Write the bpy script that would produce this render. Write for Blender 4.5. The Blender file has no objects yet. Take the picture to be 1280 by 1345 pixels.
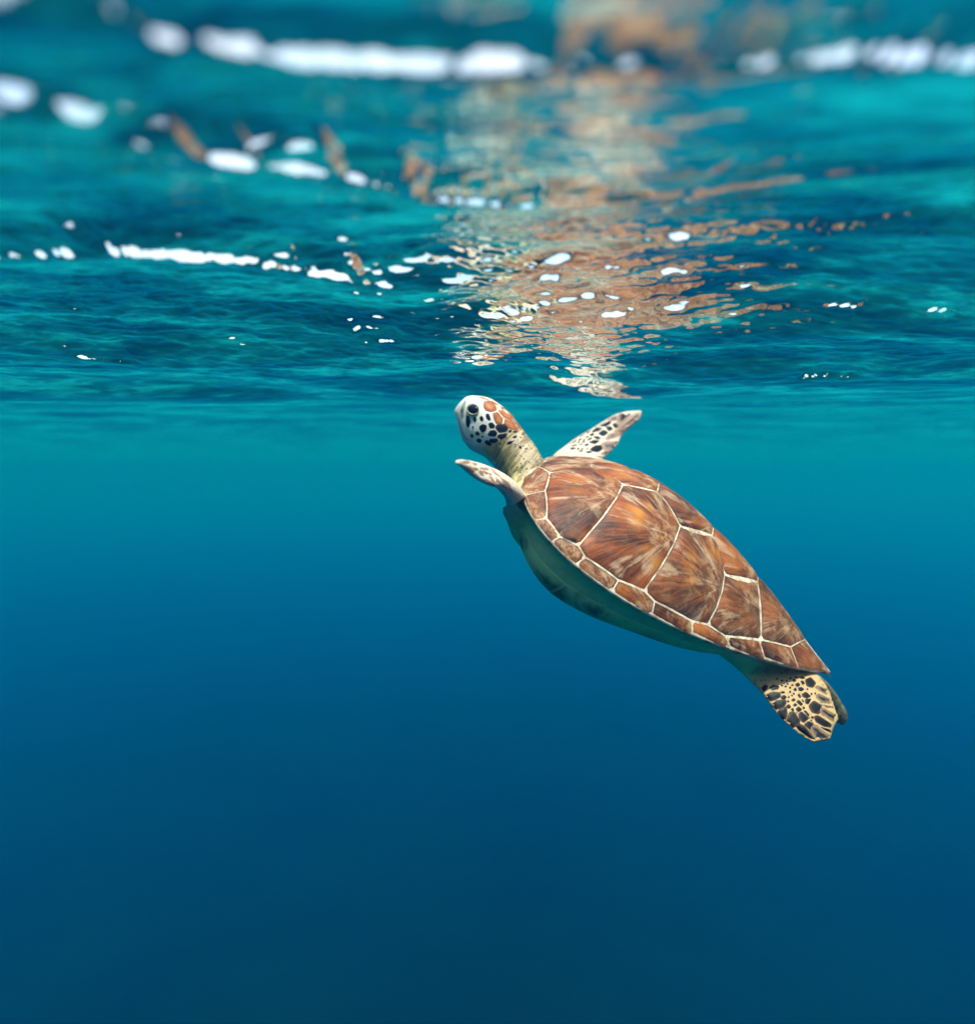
import bpy, bmesh, math, random
import numpy as np
from mathutils import Vector, Matrix, noise
from mathutils.bvhtree import BVHTree
from mathutils.geometry import delaunay_2d_cdt

random.seed(11)
rng = np.random.default_rng(7)
scene = bpy.context.scene
COL = scene.collection

# ------------------------------------------------------------------ camera
cam_data = bpy.data.cameras.new('camera')
cam = bpy.data.objects.new('camera', cam_data)
COL.objects.link(cam)
cam.location = (0.0, 0.0, -0.14)
cam.rotation_euler = (math.radians(90.0 - 3.973), 0.0, 0.0)
cam_data.sensor_fit = 'HORIZONTAL'
cam_data.sensor_width = 36.0
cam_data.lens = 900.0 / 1280.0 * 36.0
cam_data.clip_start = 0.01
cam_data.clip_end = 900.0
cam_data.dof.use_dof = True
cam_data.dof.focus_distance = 1.02
cam_data.dof.aperture_fstop = 2.0
scene.camera = cam

# ------------------------------------------------------------------ sky and sun
SUN_ELEV, SUN_AZ = math.radians(74.0), math.radians(150.0)      # azimuth clockwise from +Y
world = bpy.data.worlds.new('World')
scene.world = world
world.use_nodes = True
wn = world.node_tree
wn.nodes.clear()
sky = wn.nodes.new('ShaderNodeTexSky')
sky.sky_type = 'NISHITA'
sky.sun_disc = False
sky.sun_elevation = SUN_ELEV
sky.sun_rotation = SUN_AZ
sky.air_density = 1.0
sky.dust_density = 2.0
sky.ozone_density = 1.0
bg = wn.nodes.new('ShaderNodeBackground')
bg.inputs['Strength'].default_value = 0.15
wo = wn.nodes.new('ShaderNodeOutputWorld')
# thin bright cloud veil over the whole sky
stc = wn.nodes.new('ShaderNodeTexCoord')
sno = wn.nodes.new('ShaderNodeTexNoise'); sno.inputs['Scale'].default_value = 2.6; sno.inputs['Detail'].default_value = 5.0
srm = wn.nodes.new('ShaderNodeMapRange')
srm.inputs['From Min'].default_value = .32; srm.inputs['From Max'].default_value = .68
srm.inputs['To Min'].default_value = .15; srm.inputs['To Max'].default_value = .75
smx = wn.nodes.new('ShaderNodeMix'); smx.data_type = 'RGBA'; smx.inputs[7].default_value = (5.2, 5.1, 5.2, 1.0)
wn.links.new(stc.outputs['Generated'], sno.inputs['Vector'])
wn.links.new(sno.outputs['Fac'], srm.inputs['Value'])
wn.links.new(srm.outputs[0], smx.inputs['Factor'])
wn.links.new(sky.outputs[0], smx.inputs[6])
wn.links.new(smx.outputs[2], bg.inputs['Color'])
wn.links.new(bg.outputs[0], wo.inputs['Surface'])

sun_data = bpy.data.lights.new('sun', 'SUN')
sun_data.energy = 3.2
sun_data.angle = math.radians(0.5)
sun_data.color = (1.0, 0.96, 0.9)
sun = bpy.data.objects.new('sun', sun_data)
COL.objects.link(sun)
sd = Vector((math.sin(SUN_AZ) * math.cos(SUN_ELEV), math.cos(SUN_AZ) * math.cos(SUN_ELEV), math.sin(SUN_ELEV)))
sun.rotation_euler = sd.to_track_quat('Z', 'Y').to_euler()
sun.location = sd * 20

scene.view_settings.view_transform = 'Standard'
scene.view_settings.look = 'None'
scene.view_settings.gamma = 1.0
scene.view_settings.use_curve_mapping = False
scene.view_settings.exposure = 1.4
scene.render.engine = 'CYCLES'
cy = scene.cycles
cy.use_denoising = True
cy.max_bounces = 8
cy.volume_bounces = 2
cy.transparent_max_bounces = 12
cy.sample_clamp_indirect = 4.0
cy.caustics_reflective = False
cy.caustics_refractive = False

# ------------------------------------------------------------------ helpers
def link(o):
    COL.objects.link(o)
    return o

def mesh_obj(name, verts, faces, mat=None, parent=None, smooth=True):
    me = bpy.data.meshes.new(name)
    me.from_pydata([tuple(v) for v in verts], [], [tuple(f) for f in faces])
    me.update()
    if smooth:
        me.polygons.foreach_set('use_smooth', [True] * len(me.polygons))
    if mat:
        me.materials.append(mat)
    o = bpy.data.objects.new(name, me)
    link(o)
    if parent:
        o.parent = parent
    return o

class NT:
    """small node-tree writer"""
    def __init__(self, name):
        self.m = bpy.data.materials.new(name)
        self.m.use_nodes = True
        self.t = self.m.node_tree
        self.t.nodes.clear()
        self.out = self.t.nodes.new('ShaderNodeOutputMaterial')
    def n(self, kind, ins=None, **props):
        nd = self.t.nodes.new(kind)
        for k, v in props.items():
            setattr(nd, k, v)
        for k, v in (ins or {}).items():
            self.set(nd, k, v)
        return nd
    def set(self, nd, k, v):
        sock = nd.inputs[k]
        if hasattr(v, 'is_output'):
            self.t.links.new(v, sock)
        else:
            sock.default_value = v
    def math(self, op, a, b=0.0, clamp=False):
        nd = self.n('ShaderNodeMath', {0: a, 1: b}, operation=op)
        nd.use_clamp = clamp
        return nd.outputs[0]
    def mix(self, f, a, b):
        nd = self.t.nodes.new('ShaderNodeMix')
        nd.data_type = 'RGBA'
        self.set(nd, 'Factor', f)
        self.set(nd, 6, a)
        self.set(nd, 7, b)
        return nd.outputs[2]
    def ramp(self, f, stops):
        nd = self.n('ShaderNodeValToRGB', {'Fac': f})
        cr = nd.color_ramp
        while len(cr.elements) < len(stops):
            cr.elements.new(0.5)
        for e, (p, c) in zip(cr.elements, stops):
            e.position = p
            e.color = c if len(c) == 4 else (*c, 1.0)
        return nd.outputs['Color']
    def noise(self, vec, scale, detail=4.0, rough=0.55, dist=0.0, out='Fac'):
        nd = self.n('ShaderNodeTexNoise', {'Scale': scale, 'Detail': detail, 'Roughness': rough, 'Distortion': dist})
        if vec is not None:
            self.set(nd, 'Vector', vec)
        return nd.outputs[out]

def rgba(r, g, b):
    return (r, g, b, 1.0)

# ------------------------------------------------------------------ the sea
# wave fronts seen from below: plan line, drop in metres, stretches steep enough to open on the sky
FRONTS = [
    ([(-0.1958, 0.1984), (-0.0744, 0.208), (0.0133, 0.2112), (0.2101, 0.2084)], 0.003, []),
    ([(-0.269, 0.2235), (-0.1667, 0.2458), (-0.1234, 0.2671), (-0.0981, 0.2793), (-0.0853, 0.2964), (-0.0354, 0.3019), (0.0164, 0.3074), (0.0391, 0.3053), (0.0845, 0.3166), (0.1038, 0.304), (0.1567, 0.3001), (0.2104, 0.3082), (0.3567, 0.3154)], 0.008, [(-0.1246, -0.1129, 0.9), (-0.109, -0.0875, 1), (-0.0871, 0.0171, 1), (0.032, 0.0404, 0.9), (0.0773, 0.0935, 0.7), (0.0958, 0.1211, 0.85), (0.1276, 0.2862, 1.15)]),
    ([(-0.3124, 0.258), (-0.2088, 0.3055), (-0.192, 0.3383), (-0.1748, 0.3829), (-0.1496, 0.409), (-0.1225, 0.4373), (-0.1002, 0.4427), (-0.0631, 0.487), (-0.017, 0.5234), (0.0353, 0.544), (0.1258, 0.5533), (0.1935, 0.5265), (0.3098, 0.4493), (0.5034, 0.4411)], 0.012, [(-0.2185, -0.2063, 0.7), (-0.2024, -0.1938, 0.5), (-0.1836, -0.1734, 0.6), (-0.1595, -0.1372, 1), (-0.1349, -0.1002, 0.75), (-0.0925, -0.0607, 0.7), (-0.0455, 0.0365, 1)]),
    ([(-0.8042, 0.6494), (-0.4202, 0.6244), (-0.3586, 0.6236), (-0.3053, 0.6117), (-0.2706, 0.6235), (-0.2216, 0.6796), (-0.1478, 0.7625), (-0.0699, 0.8013), (0.0508, 0.7762), (0.2001, 0.7076), (0.4392, 0.6325), (0.6974, 0.6068)], 0.016, [(-0.579, -0.3509, 0.9), (-0.3371, -0.1882, 1), (-0.1882, -0.1448, 0.75), (-0.1342, -0.1091, 0.6)]),
    ([(-1.2885, 1.0321), (-0.7359, 1.0491), (-0.6314, 1.086), (-0.4992, 1.1367), (-0.2788, 1.0591), (-0.1755, 1.0013), (-0.1167, 0.9688), (0.0, 0.9288), (0.159, 0.9085), (0.3754, 0.9521), (0.5653, 0.9222), (1.0152, 0.8755)], 0.008, [(-0.6412, -0.5563, 0.7), (-0.178, -0.1201, 0.7)]),
    ([(-1.7214, 1.3726), (-0.7617, 1.4122), (-0.4051, 1.5326), (-0.0619, 1.4053), (0.28, 1.2129), (0.5351, 1.1593), (0.61, 1.1564), (0.8799, 1.2124), (1.3486, 1.1575)], 0.016, [(0.5235, 0.61, 0.8)]),
]
LITTLE = [   # short extra fronts: plan line, width, strength
    ([(0.0169, 0.3028), (0.032, 0.2988), (0.0483, 0.3001), (0.0745, 0.3021), (0.0921, 0.2962)], .006, .85),
    ([(0.149, .462), (.156, .462)], .008, .9),
    ([(0.150, .575), (.160, .575)], .009, .9),
]

def spaced(lo_fine, hi_fine, step, lo, hi, g):
    mid = list(np.arange(lo_fine, hi_fine, step))
    a, s = [mid[-1]], step
    while a[-1] < hi:
        s *= g
        a.append(a[-1] + s)
    b, s = [mid[0]], step
    while b[-1] > lo:
        s *= g
        b.append(b[-1] - s)
    return np.array(b[:0:-1] + mid + a[1:])

def smooth01(t):
    t = np.clip(t, 0, 1)
    return t * t * (3 - 2 * t)

_kn = np.array([-300, -2.5, -1.6, -.8, -.1, .1, .25, .35, .5, .62, .72, .85, 1.0, 1.2, 1.38, 1.65, 1.95, 2.25, 2.6, 3.0, 3.5, 4.0, 400])
_sl = np.array([0, 0, .05, -.07, -.02, .06, .11, .09, .09, .05, -.04, -.11, -.12, -.07, .0, .045, .04, .0, -.02, .0, .01, 0, 0])
_yy = np.concatenate([np.linspace(-4, 5, 4000)])
_s = np.interp(_yy, _kn, _sl)
_ker = np.hanning(61); _ker /= _ker.sum()
_zz = np.cumsum(np.convolve(_s, _ker, 'same')) * (_yy[1] - _yy[0])
_zz = _zz - np.interp(.3, _yy, _zz) + .024
_zz *= np.where(_yy > 3, np.exp(-(_yy - 3)), 1) * np.where(_yy < -2, np.exp(_yy + 2), 1)

def swell(X, Y):
    return np.interp(Y + .12 * X, _yy, _zz)

_vt = np.random.default_rng(41).uniform(-1, 1, (40, 4096))

def vnoise(x, row):
    i = np.floor(x).astype(int)
    f = x - i
    f = f * f * (3 - 2 * f)
    return _vt[row % 40, i % 4096] * (1 - f) + _vt[row % 40, (i + 1) % 4096] * f

def sea_height(X, Y, DX, DY):
    r = np.random.default_rng(23)
    ZS = np.zeros_like(X)
    calm = np.zeros_like(X)
    lines = []
    for k, (pl, A, sky) in enumerate(FRONTS):
        px = np.array([p[0] for p in pl]); py = np.array([p[1] for p in pl])
        yk = np.interp(X, px, py)
        for d_ in (.02, .04):                     # round the corners of the plan line
            yk = (yk + np.interp(X - d_ * yk, px, py) + np.interp(X + d_ * yk, px, py)) / 3
        lines.append(yk)
    for k, (pl, A, sky) in enumerate(FRONTS):
        if k == 0:
            continue
        yk, yp = lines[k], lines[k - 1]
        s_ = yk.mean()
        As = SHARP[k]
        f = np.zeros_like(X)
        for a, b, st in sky:
            soft = max(.20 * (b - a), 1.2 * As)
            f = np.maximum(f, st * smooth01((X - a + .5 * soft) / soft) * smooth01((b + .5 * soft - X) / soft))
        wob = (.2 + .8 * np.clip(f, 0, 1)) * As * (.9 * vnoise(X * .22 / As, k) + .55 * vnoise(X * .55 / As, k + 8) + .5 * vnoise(X * 1.5 / As, k + 16) + .42 * vnoise(X * 3.6 / As, k + 4) + .25 * vnoise(X * 7.5 / As, k + 11))
        yk = yk + wob * .6
        mod = 1 + .16 * np.sin(X * .22 / A + 1.7 * k) + .10 * np.sin(X * .61 / A + k)
        if k == 1:
            mod = mod * (1 - .6 * smooth01((X - .012) / .02) * smooth01((.10 - X) / .02))
        if k == 2:
            mod = mod * (1 - .75 * smooth01((X - .05) / .08))
        if k == 3:
            mod = mod * (1 - .55 * smooth01((X + .02) / .1) * smooth01((.42 - X) / .1))
        Ak = A * mod
        el = np.degrees(np.arctan2(.14 + swell(X, yk), np.maximum(yk, .05))) - 5.0
        brk = .8 * vnoise(X * .17 / As, k + 24) + .65 * vnoise(X * .45 / As, k + 30) + .6 * vnoise(X * 1.1 / As, k + 34) + .6 * vnoise(X * 3.1 / As, k + 2) + .4 * vnoise(X * 6.7 / As, k + 20)
        sky_t = 41.4 - el + 10.0 + 6.5 * brk + 11 * (f - .9)
        dull_t = np.clip(29.0 - el, 4.0, 13.0 if k < 4 else 6.0)
        fs = np.clip(f * 1.3, 0, 1)
        sharp = As * (.25 + .75 * fs) * mod
        slope = np.tan(np.radians(dull_t + (sky_t - dull_t) * fs))
        w = np.maximum(.8 * sharp / np.maximum(slope, .03), 1e-4)
        t = (Y - yk) / w
        gap = np.maximum(yk - yp, 1e-3)
        tt = np.clip((Y - yp) / gap, 0, 1)
        u = np.clip(tt / .66, 0, 1)
        rise = 1 - (1 - u) ** 1.3
        wd = np.minimum(1.5 * (Ak - sharp) / np.tan(np.radians(dull_t)), .42 * gap)
        dull = smooth01((Y - (yk - .8 * w - wd)) / wd)
        ZS += (Ak * rise - (Ak - sharp) * dull - sharp * (.5 + .5 * np.tanh(1.6 * t))) * np.where(tt > 0, 1, 0)
        calm = np.maximum(calm, np.clip(f, 0, 1) * np.exp(-(t / 1.3) ** 2))
    few = np.random.default_rng(77)
    extra = []
    for _ in range(70):
        y_ = few.uniform(.26, .95) ** 1.0
        x_ = few.uniform(-.66, .7) * y_
        l_ = few.uniform(.004, .012) * (1 + y_)
        extra.append(([(x_ - l_, y_ + .3 * l_ * few.normal()), (x_ + l_, y_ + .3 * l_ * few.normal())], few.uniform(.002, .0045) * (.5 + 1.3 * y_), few.uniform(.55, .9)))
    for k, (pl, w, st) in enumerate(LITTLE + extra):
        px = np.array([p[0] for p in pl]); py = np.array([p[1] for p in pl])
        soft = max(.2 * (px[-1] - px[0]), .006)
        win = smooth01((X - px[0] + .5 * soft) / soft) * smooth01((px[-1] + .5 * soft - X) / soft)
        yc = np.interp(X, px, py)
        el = np.degrees(np.arctan2(.14, yc))
        slope = np.tan(np.radians(41.4 - el + 14.0 + 9 * np.sin(X * 2.1 / w + k)))
        t = (Y - yc) / w
        core = -.5 * np.tanh(1.6 * t) + .5 * np.clip(t / 7.0, -1, 1)
        ZS += slope * w * .75 * st * win * core * np.where(np.abs(t) < 7, 1, 0)
        calm = np.maximum(calm, win * np.exp(-(t / 1.3) ** 2))
    near = .2 + .8 * smooth01((np.hypot(X, Y) - .9) / 1.2)
    warp = 0.03 * np.sin(3.1 * X + 1.7 * Y + 0.4) + 0.02 * np.sin(7.3 * X - 2.9 * Y)
    patch = 0.7 + 0.4 * np.sin(2.3 * X + 0.8 + 1.3 * np.sin(1.7 * Y + 0.5)) * np.sin(1.9 * Y + 0.9 * X)
    Z = np.zeros_like(X)
    for lam0, n, slope in BANDS:
        for i in range(n):
            lam = lam0 * math.exp(r.uniform(-.35, .35))
            th = math.radians(90 + 6 + r.normal(0, 17 if lam0 > .05 else 27))
            k = 2 * math.pi / lam
            kx, ky = k * math.cos(th), k * math.sin(th)
            amp = slope * math.sqrt(2.0 / n) / k
            ph = r.uniform(0, 2 * math.pi)
            keep = smooth01((lam / np.maximum(np.maximum(DY * abs(math.sin(th)), DX * abs(math.cos(th))), 1e-6) - 3.0) / 3.0)
            p = kx * X + ky * (Y + warp) + ph
            w = np.sin(p) + .22 * np.cos(2 * p)
            Z += amp * keep * w * (patch * (1 - .15 * calm) if lam0 < .2 else (1 - .6 * calm) * near)
    Z *= (.05 + .95 / (1 + (np.hypot(X, Y - .6) / 1.7) ** 2)) * (.34 + .66 * smooth01((np.abs(Y) - .45) / .3))
    lift = (.006 + .010 * smooth01((X + .02) / .06) * smooth01((.36 - X) / .12)) * np.tanh((Y - .34) / .11) * smooth01((.70 - Y) / .2)
    lift = (.004 * np.tanh((Y - .34) / .11) * smooth01((.70 - Y) / .2) * smooth01((-.02 - X) / .1)
            + .0140 * (1 + np.tanh((Y - .50) / .14)) * smooth01((X + .20 + .03 * np.sin(9 * Y)) / .40) * smooth01((.62 - X) / .3) * smooth01((1.15 - Y) / .42))
    lift = lift + .012 * np.tanh((Y - .72) / .12) * smooth01((-.08 - X) / .15) * smooth01((1.3 - Y) / .4) * smooth01((Y + .2) / .4)
    return Z + ZS + swell(X, Y) + lift

SHARP = [.003, .0058, .0058, .009, .005, .009]
BANDS = [(2.4, 4, .025), (1.1, 5, .03), (.55, 7, .05), (.28, 9, .06), (.14, 12, .035), (.07, 18, .055), (.035, 24, .10), (.018, 30, .12)]
xs = spaced(-.6, .6, .0022, -205, 205, 1.05)
ys = spaced(.12, 1.05, .0021, -205, 255, 1.035)
DXs, DYs = np.gradient(xs), np.gradient(ys)
X, Y = np.meshgrid(xs, ys)
DX, DY = np.meshgrid(DXs, DYs)
Z = sea_height(X, Y, DX, DY)
nx, ny = len(xs), len(ys)
me = bpy.data.meshes.new('water')
co = np.stack([X, Y, Z], -1).reshape(-1, 3).astype(np.float32)
me.vertices.add(nx * ny)
me.vertices.foreach_set('co', co.ravel())
ii = np.arange((ny - 1) * (nx - 1))
q0 = (ii // (nx - 1)) * nx + ii % (nx - 1)
quads = np.stack([q0, q0 + 1, q0 + nx + 1, q0 + nx], -1).astype(np.int32)
me.loops.add(quads.size)
me.loops.foreach_set('vertex_index', quads.ravel())
me.polygons.add(len(quads))
me.polygons.foreach_set('loop_start', np.arange(len(quads), dtype=np.int32) * 4)
me.polygons.foreach_set('use_smooth', np.ones(len(quads), dtype=bool))
me.update(calc_edges=True)
print('water', nx, ny, nx * ny)
t = NT('sea_water_skin')
tc = t.n('ShaderNodeTexCoord')
fine = t.noise(tc.outputs['Object'], 120.0, 3.0, .6)
bump = t.n('ShaderNodeBump', {'Height': fine, 'Strength': .16, 'Distance': .0011})
fr = t.n('ShaderNodeFresnel', {'IOR': 1.333, 'Normal': bump.outputs[0]})
tr = t.n('ShaderNodeBsdfTransparent')
gl = t.n('ShaderNodeBsdfGlossy', {'Roughness': .015, 'Normal': bump.outputs[0]})
mx = t.n('ShaderNodeMixShader', {0: fr.outputs[0], 1: tr.outputs[0], 2: gl.outputs[0]})
# added translucent film: teal glow brightens the surface and mutes reflections, in drawn-out patches
ms = t.n('ShaderNodeMapping', {'Vector': tc.outputs['Object'], 'Scale': (3.2, 10.0, 4.0), 'Rotation': (0.0, 0.0, -.12)})
glow_patch = t.noise(ms.outputs[0], 1.0, 6.0, .62, .8)
ms2 = t.n('ShaderNodeMapping', {'Vector': tc.outputs['Object'], 'Scale': (22.0, 55.0, 20.0), 'Rotation': (0.0, 0.0, -.12)})
glow_patch2 = t.noise(ms2.outputs[0], 1.0, 5.0, .65, .6)
ff = t.ramp(t.math('ADD', t.math('MULTIPLY', glow_patch, .62), t.math('MULTIPLY', glow_patch2, .38)), [(.42, (.008, .008, .008)), (.52, (.065, .065, .065)), (.63, (.25, .25, .25))])
tl = t.n('ShaderNodeBsdfTranslucent', {'Color': rgba(.004, .34, .32)})
mx2 = t.n('ShaderNodeMixShader', {0: ff, 1: mx.outputs[0], 2: tl.outputs[0]})
t.set(t.out, 'Surface', mx2.outputs[0])
me.materials.append(t.m)
water = link(bpy.data.objects.new('water', me))
water['kind'] = 'structure'
water['label'] = 'rippled underside of the sea surface with bright breaks of sky'

# unseen dark sea bottom, added to darken the lower water
sx = np.linspace(-215, 215, 61); sy = np.linspace(-215, 265, 61)
SX, SY = np.meshgrid(sx, sy)
BED = -7.6
SZ = BED + .25 * np.sin(SX * .13 + 1) * np.sin(SY * .11) + .1 * np.sin(SX * .31 + SY * .23)
fv = [(a * 61 + b, a * 61 + b + 1, a * 61 + b + 62, a * 61 + b + 61) for a in range(60) for b in range(60)]
t = NT('dark_added_bed')
tc = t.n('ShaderNodeTexCoord')
c = t.ramp(t.noise(tc.outputs['Object'], .35, 5.0), [(.3, (.002, .006, .006)), (.7, (.004, .010, .009))])
bs = t.n('ShaderNodeBsdfDiffuse', {'Color': c})
t.set(t.out, 'Surface', bs.outputs[0])
bed = mesh_obj('added_seabed', np.stack([SX, SY, SZ], -1).reshape(-1, 3), fv, t.m)
bed['kind'] = 'structure'
bed['label'] = 'unseen dark sea bottom added to darken the water below'

# the water's own colour: one even volume round everything
t = NT('sea_haze')
pv = t.n('ShaderNodeVolumePrincipled', {'Color': rgba(.0005, .058, .195), 'Density': .25, 'Anisotropy': .6, 'Absorption Color': rgba(.2, .905, .80)})
t.set(t.out, 'Volume', pv.outputs[0])
x0, x1, y0, y1, z0, z1 = -200, 200, -200, 250, BED - 1.4, .14
hv = [(x, y, z) for z in (z0, z1) for y in (y0, y1) for x in (x0, x1)]
hf = [(0, 2, 3, 1), (4, 5, 7, 6), (0, 1, 5, 4), (2, 6, 7, 3), (0, 4, 6, 2), (1, 3, 7, 5)]
haze = mesh_obj('haze', hv, hf, t.m, smooth=False)
haze['kind'] = 'stuff'
haze['label'] = 'clear blue sea water round everything'

# ------------------------------------------------------------------ the turtle: baked measurements, metres in its own frame (x forward, y left, z up)
RFL_LEAD = [[0.2955, -0.17, 0.0205], [0.286, -0.2, 0.0505], [0.2803, -0.25, 0.0637], [0.2679, -0.3, 0.0881], [0.2552, -0.345, 0.1156], [0.2431, -0.375, 0.1334], [0.2295, -0.395, 0.1453], [0.2155, -0.41, 0.1549], [0.2045, -0.42, 0.1609]]
RFL_TRAIL = [[0.2087, -0.17, 0.0627], [0.211, -0.2, 0.0681], [0.208, -0.24, 0.0759], [0.2048, -0.285, 0.091], [0.2082, -0.325, 0.1023], [0.2055, -0.36, 0.1174], [0.2023, -0.385, 0.1293], [0.1974, -0.405, 0.14], [0.2055, -0.42, 0.1539]]
LFL_TOP = [[0.3456, 0.42, 0.0912], [0.3454, 0.4, 0.0901], [0.3441, 0.36, 0.0824], [0.3412, 0.3, 0.0678], [0.3335, 0.235, 0.0507], [0.3202, 0.2, 0.0398], [0.3029, 0.17, 0.0293], [0.29, 0.15, 0.017]]
LFL_LOW = [[0.3438, 0.425, 0.0925], [0.3386, 0.42, 0.0935], [0.3316, 0.405, 0.0864], [0.3197, 0.37, 0.074], [0.3036, 0.325, 0.0636], [0.2985, 0.285, 0.0562], [0.2855, 0.24, 0.0411], [0.275, 0.2, 0.0227]]
HFL_LOW = [[-0.1724, 0.07, -0.034], [-0.196, 0.085, -0.0332], [-0.2074, 0.1, -0.0318], [-0.2273, 0.115, -0.0357], [-0.2416, 0.125, -0.0381], [-0.2607, 0.135, -0.0375], [-0.2791, 0.14, -0.0354], [-0.2925, 0.145, -0.0311]]
HFL_UP = [[-0.259, 0.01, 0.0217], [-0.2804, 0.02, 0.023], [-0.2916, 0.035, 0.0232], [-0.3009, 0.055, 0.02], [-0.3098, 0.075, 0.0133], [-0.3203, 0.09, 0.0053], [-0.3179, 0.105, -0.0065], [-0.3192, 0.12, -0.0191]]
HFR_UP = [[-0.3102, -0.09, -0.0063], [-0.3362, -0.1, -0.0096], [-0.3623, -0.105, -0.0141], [-0.3918, -0.11, -0.0247], [-0.4134, -0.11, -0.0345], [-0.4267, -0.11, -0.0429], [-0.4328, -0.11, -0.0533]]
HFR_LOW = [[-0.3059, -0.09, -0.0451], [-0.3374, -0.1, -0.0507], [-0.3659, -0.105, -0.0557], [-0.3957, -0.11, -0.0644], [-0.4147, -0.11, -0.0677], [-0.4268, -0.11, -0.0669], [-0.4335, -0.11, -0.0642]]
HEAD_BROWN = [[(0.4313, 0.0774), (0.4229, 0.0832), (0.4097, 0.0828), (0.4038, 0.0775), (0.4104, 0.069), (0.4197, 0.0657), (0.4273, 0.0691)], [(0.408, 0.069), (0.4013, 0.0761), (0.3876, 0.0713), (0.3833, 0.0648), (0.392, 0.057), (0.4, 0.0618)], [(0.4068, 0.0838), (0.4021, 0.0873), (0.3859, 0.0859), (0.3723, 0.0819), (0.3715, 0.0782), (0.3868, 0.0738), (0.4015, 0.0782)], [(0.3854, 0.0729), (0.3707, 0.0775), (0.3549, 0.0719), (0.3554, 0.0691), (0.3697, 0.0639), (0.382, 0.0665)], [(0.4443, 0.0772), (0.4354, 0.0823), (0.4266, 0.0839), (0.4264, 0.0824), (0.4419, 0.0773)], [(0.4232, 0.0841), (0.4184, 0.0863), (0.4071, 0.0862), (0.4077, 0.0847), (0.4163, 0.083)], [(0.3696, 0.0812), (0.352, 0.0748), (0.3516, 0.0726), (0.3548, 0.0735), (0.3673, 0.0791)], [(0.4299, 0.0814), (0.4251, 0.084), (0.4167, 0.0836), (0.4104, 0.0839), (0.4196, 0.0831)], [(0.4034, 0.0867), (0.3979, 0.087), (0.3842, 0.0858), (0.386, 0.0865), (0.397, 0.088)]]
HEAD_DARK = [[(0.3895, 0.0556), (0.3867, 0.06), (0.3791, 0.0645), (0.3725, 0.0619), (0.3727, 0.0562), (0.3798, 0.0496), (0.3875, 0.0514)], [(0.3784, 0.0449), (0.3689, 0.054), (0.3673, 0.0479), (0.371, 0.0412), (0.3773, 0.0408)], [(0.3942, 0.0354), (0.3939, 0.0412), (0.3891, 0.0463), (0.3832, 0.0448), (0.3829, 0.0393), (0.3911, 0.0343)], [(0.3867, 0.0301), (0.3781, 0.037), (0.3748, 0.0345), (0.378, 0.0281), (0.3847, 0.0258)], [(0.403, 0.0501), (0.3996, 0.0549), (0.3932, 0.0538), (0.3921, 0.0497), (0.3972, 0.0462)], [(0.4156, 0.0606), (0.412, 0.0639), (0.4058, 0.0594), (0.4057, 0.0555), (0.4118, 0.0561)], [(0.4135, 0.0372), (0.4113, 0.0427), (0.4052, 0.0446), (0.4025, 0.0392), (0.4039, 0.0326), (0.4104, 0.0337)], [(0.4221, 0.0505), (0.4203, 0.0541), (0.4152, 0.0513), (0.4157, 0.0469), (0.4194, 0.0476)], [(0.431, 0.0427), (0.4292, 0.0463), (0.4254, 0.0442), (0.4246, 0.0391), (0.4286, 0.0395)], [(0.4418, 0.0376), (0.4393, 0.0401), (0.4333, 0.0354), (0.4298, 0.0266), (0.4339, 0.0253), (0.439, 0.0314)], [(0.414, 0.0239), (0.4126, 0.0281), (0.4072, 0.0262), (0.4075, 0.0228), (0.4116, 0.0215)], [(0.4196, 0.0158), (0.418, 0.0186), (0.4139, 0.0166), (0.4141, 0.0132), (0.4174, 0.0133)], [(0.4063, 0.0146), (0.4034, 0.0191), (0.3986, 0.0192), (0.3981, 0.0147), (0.4024, 0.0124)], [(0.4249, 0.0292), (0.4237, 0.0312), (0.4215, 0.0291), (0.4225, 0.0268)], [(0.4026, 0.0254), (0.4005, 0.0273), (0.3985, 0.0255), (0.4006, 0.0236)], [(0.392, 0.0206), (0.39, 0.025), (0.3809, 0.0237), (0.3816, 0.0198), (0.3882, 0.0185)], [(0.3685, 0.0608), (0.3644, 0.0644), (0.3635, 0.0618), (0.3652, 0.0583)], [(0.3568, 0.0554), (0.3542, 0.0601), (0.3502, 0.06), (0.3529, 0.0557)], [(0.3589, 0.0426), (0.3559, 0.0479), (0.3519, 0.0492), (0.353, 0.0435), (0.3569, 0.0407)], [(0.3473, 0.0459), (0.3447, 0.0494), (0.344, 0.047)], [(0.3383, 0.0483), (0.3354, 0.0512), (0.3332, 0.0479), (0.3363, 0.0465)], [(0.3473, 0.0629), (0.3432, 0.0641), (0.3442, 0.0619)], [(0.3476, 0.0707), (0.3438, 0.071), (0.3438, 0.0686)], [(0.3613, 0.0634), (0.3587, 0.0668), (0.3544, 0.0675), (0.3569, 0.0641)]]
BEAK = [[(0.4625, 0.044), (0.463, 0.0565), (0.4604, 0.0551), (0.4563, 0.0434), (0.4498, 0.0333), (0.4508, 0.0269), (0.4564, 0.0304), (0.4613, 0.0368)]]
MOUTH = [[(0.4574, 0.0223), (0.4565, 0.0229), (0.4485, 0.0162), (0.4392, 0.0087), (0.43, 0.0035), (0.4209, 0.0012), (0.4211, -0.0003), (0.4307, 0.0019), (0.4398, 0.0071), (0.4493, 0.0148)]]
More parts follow.
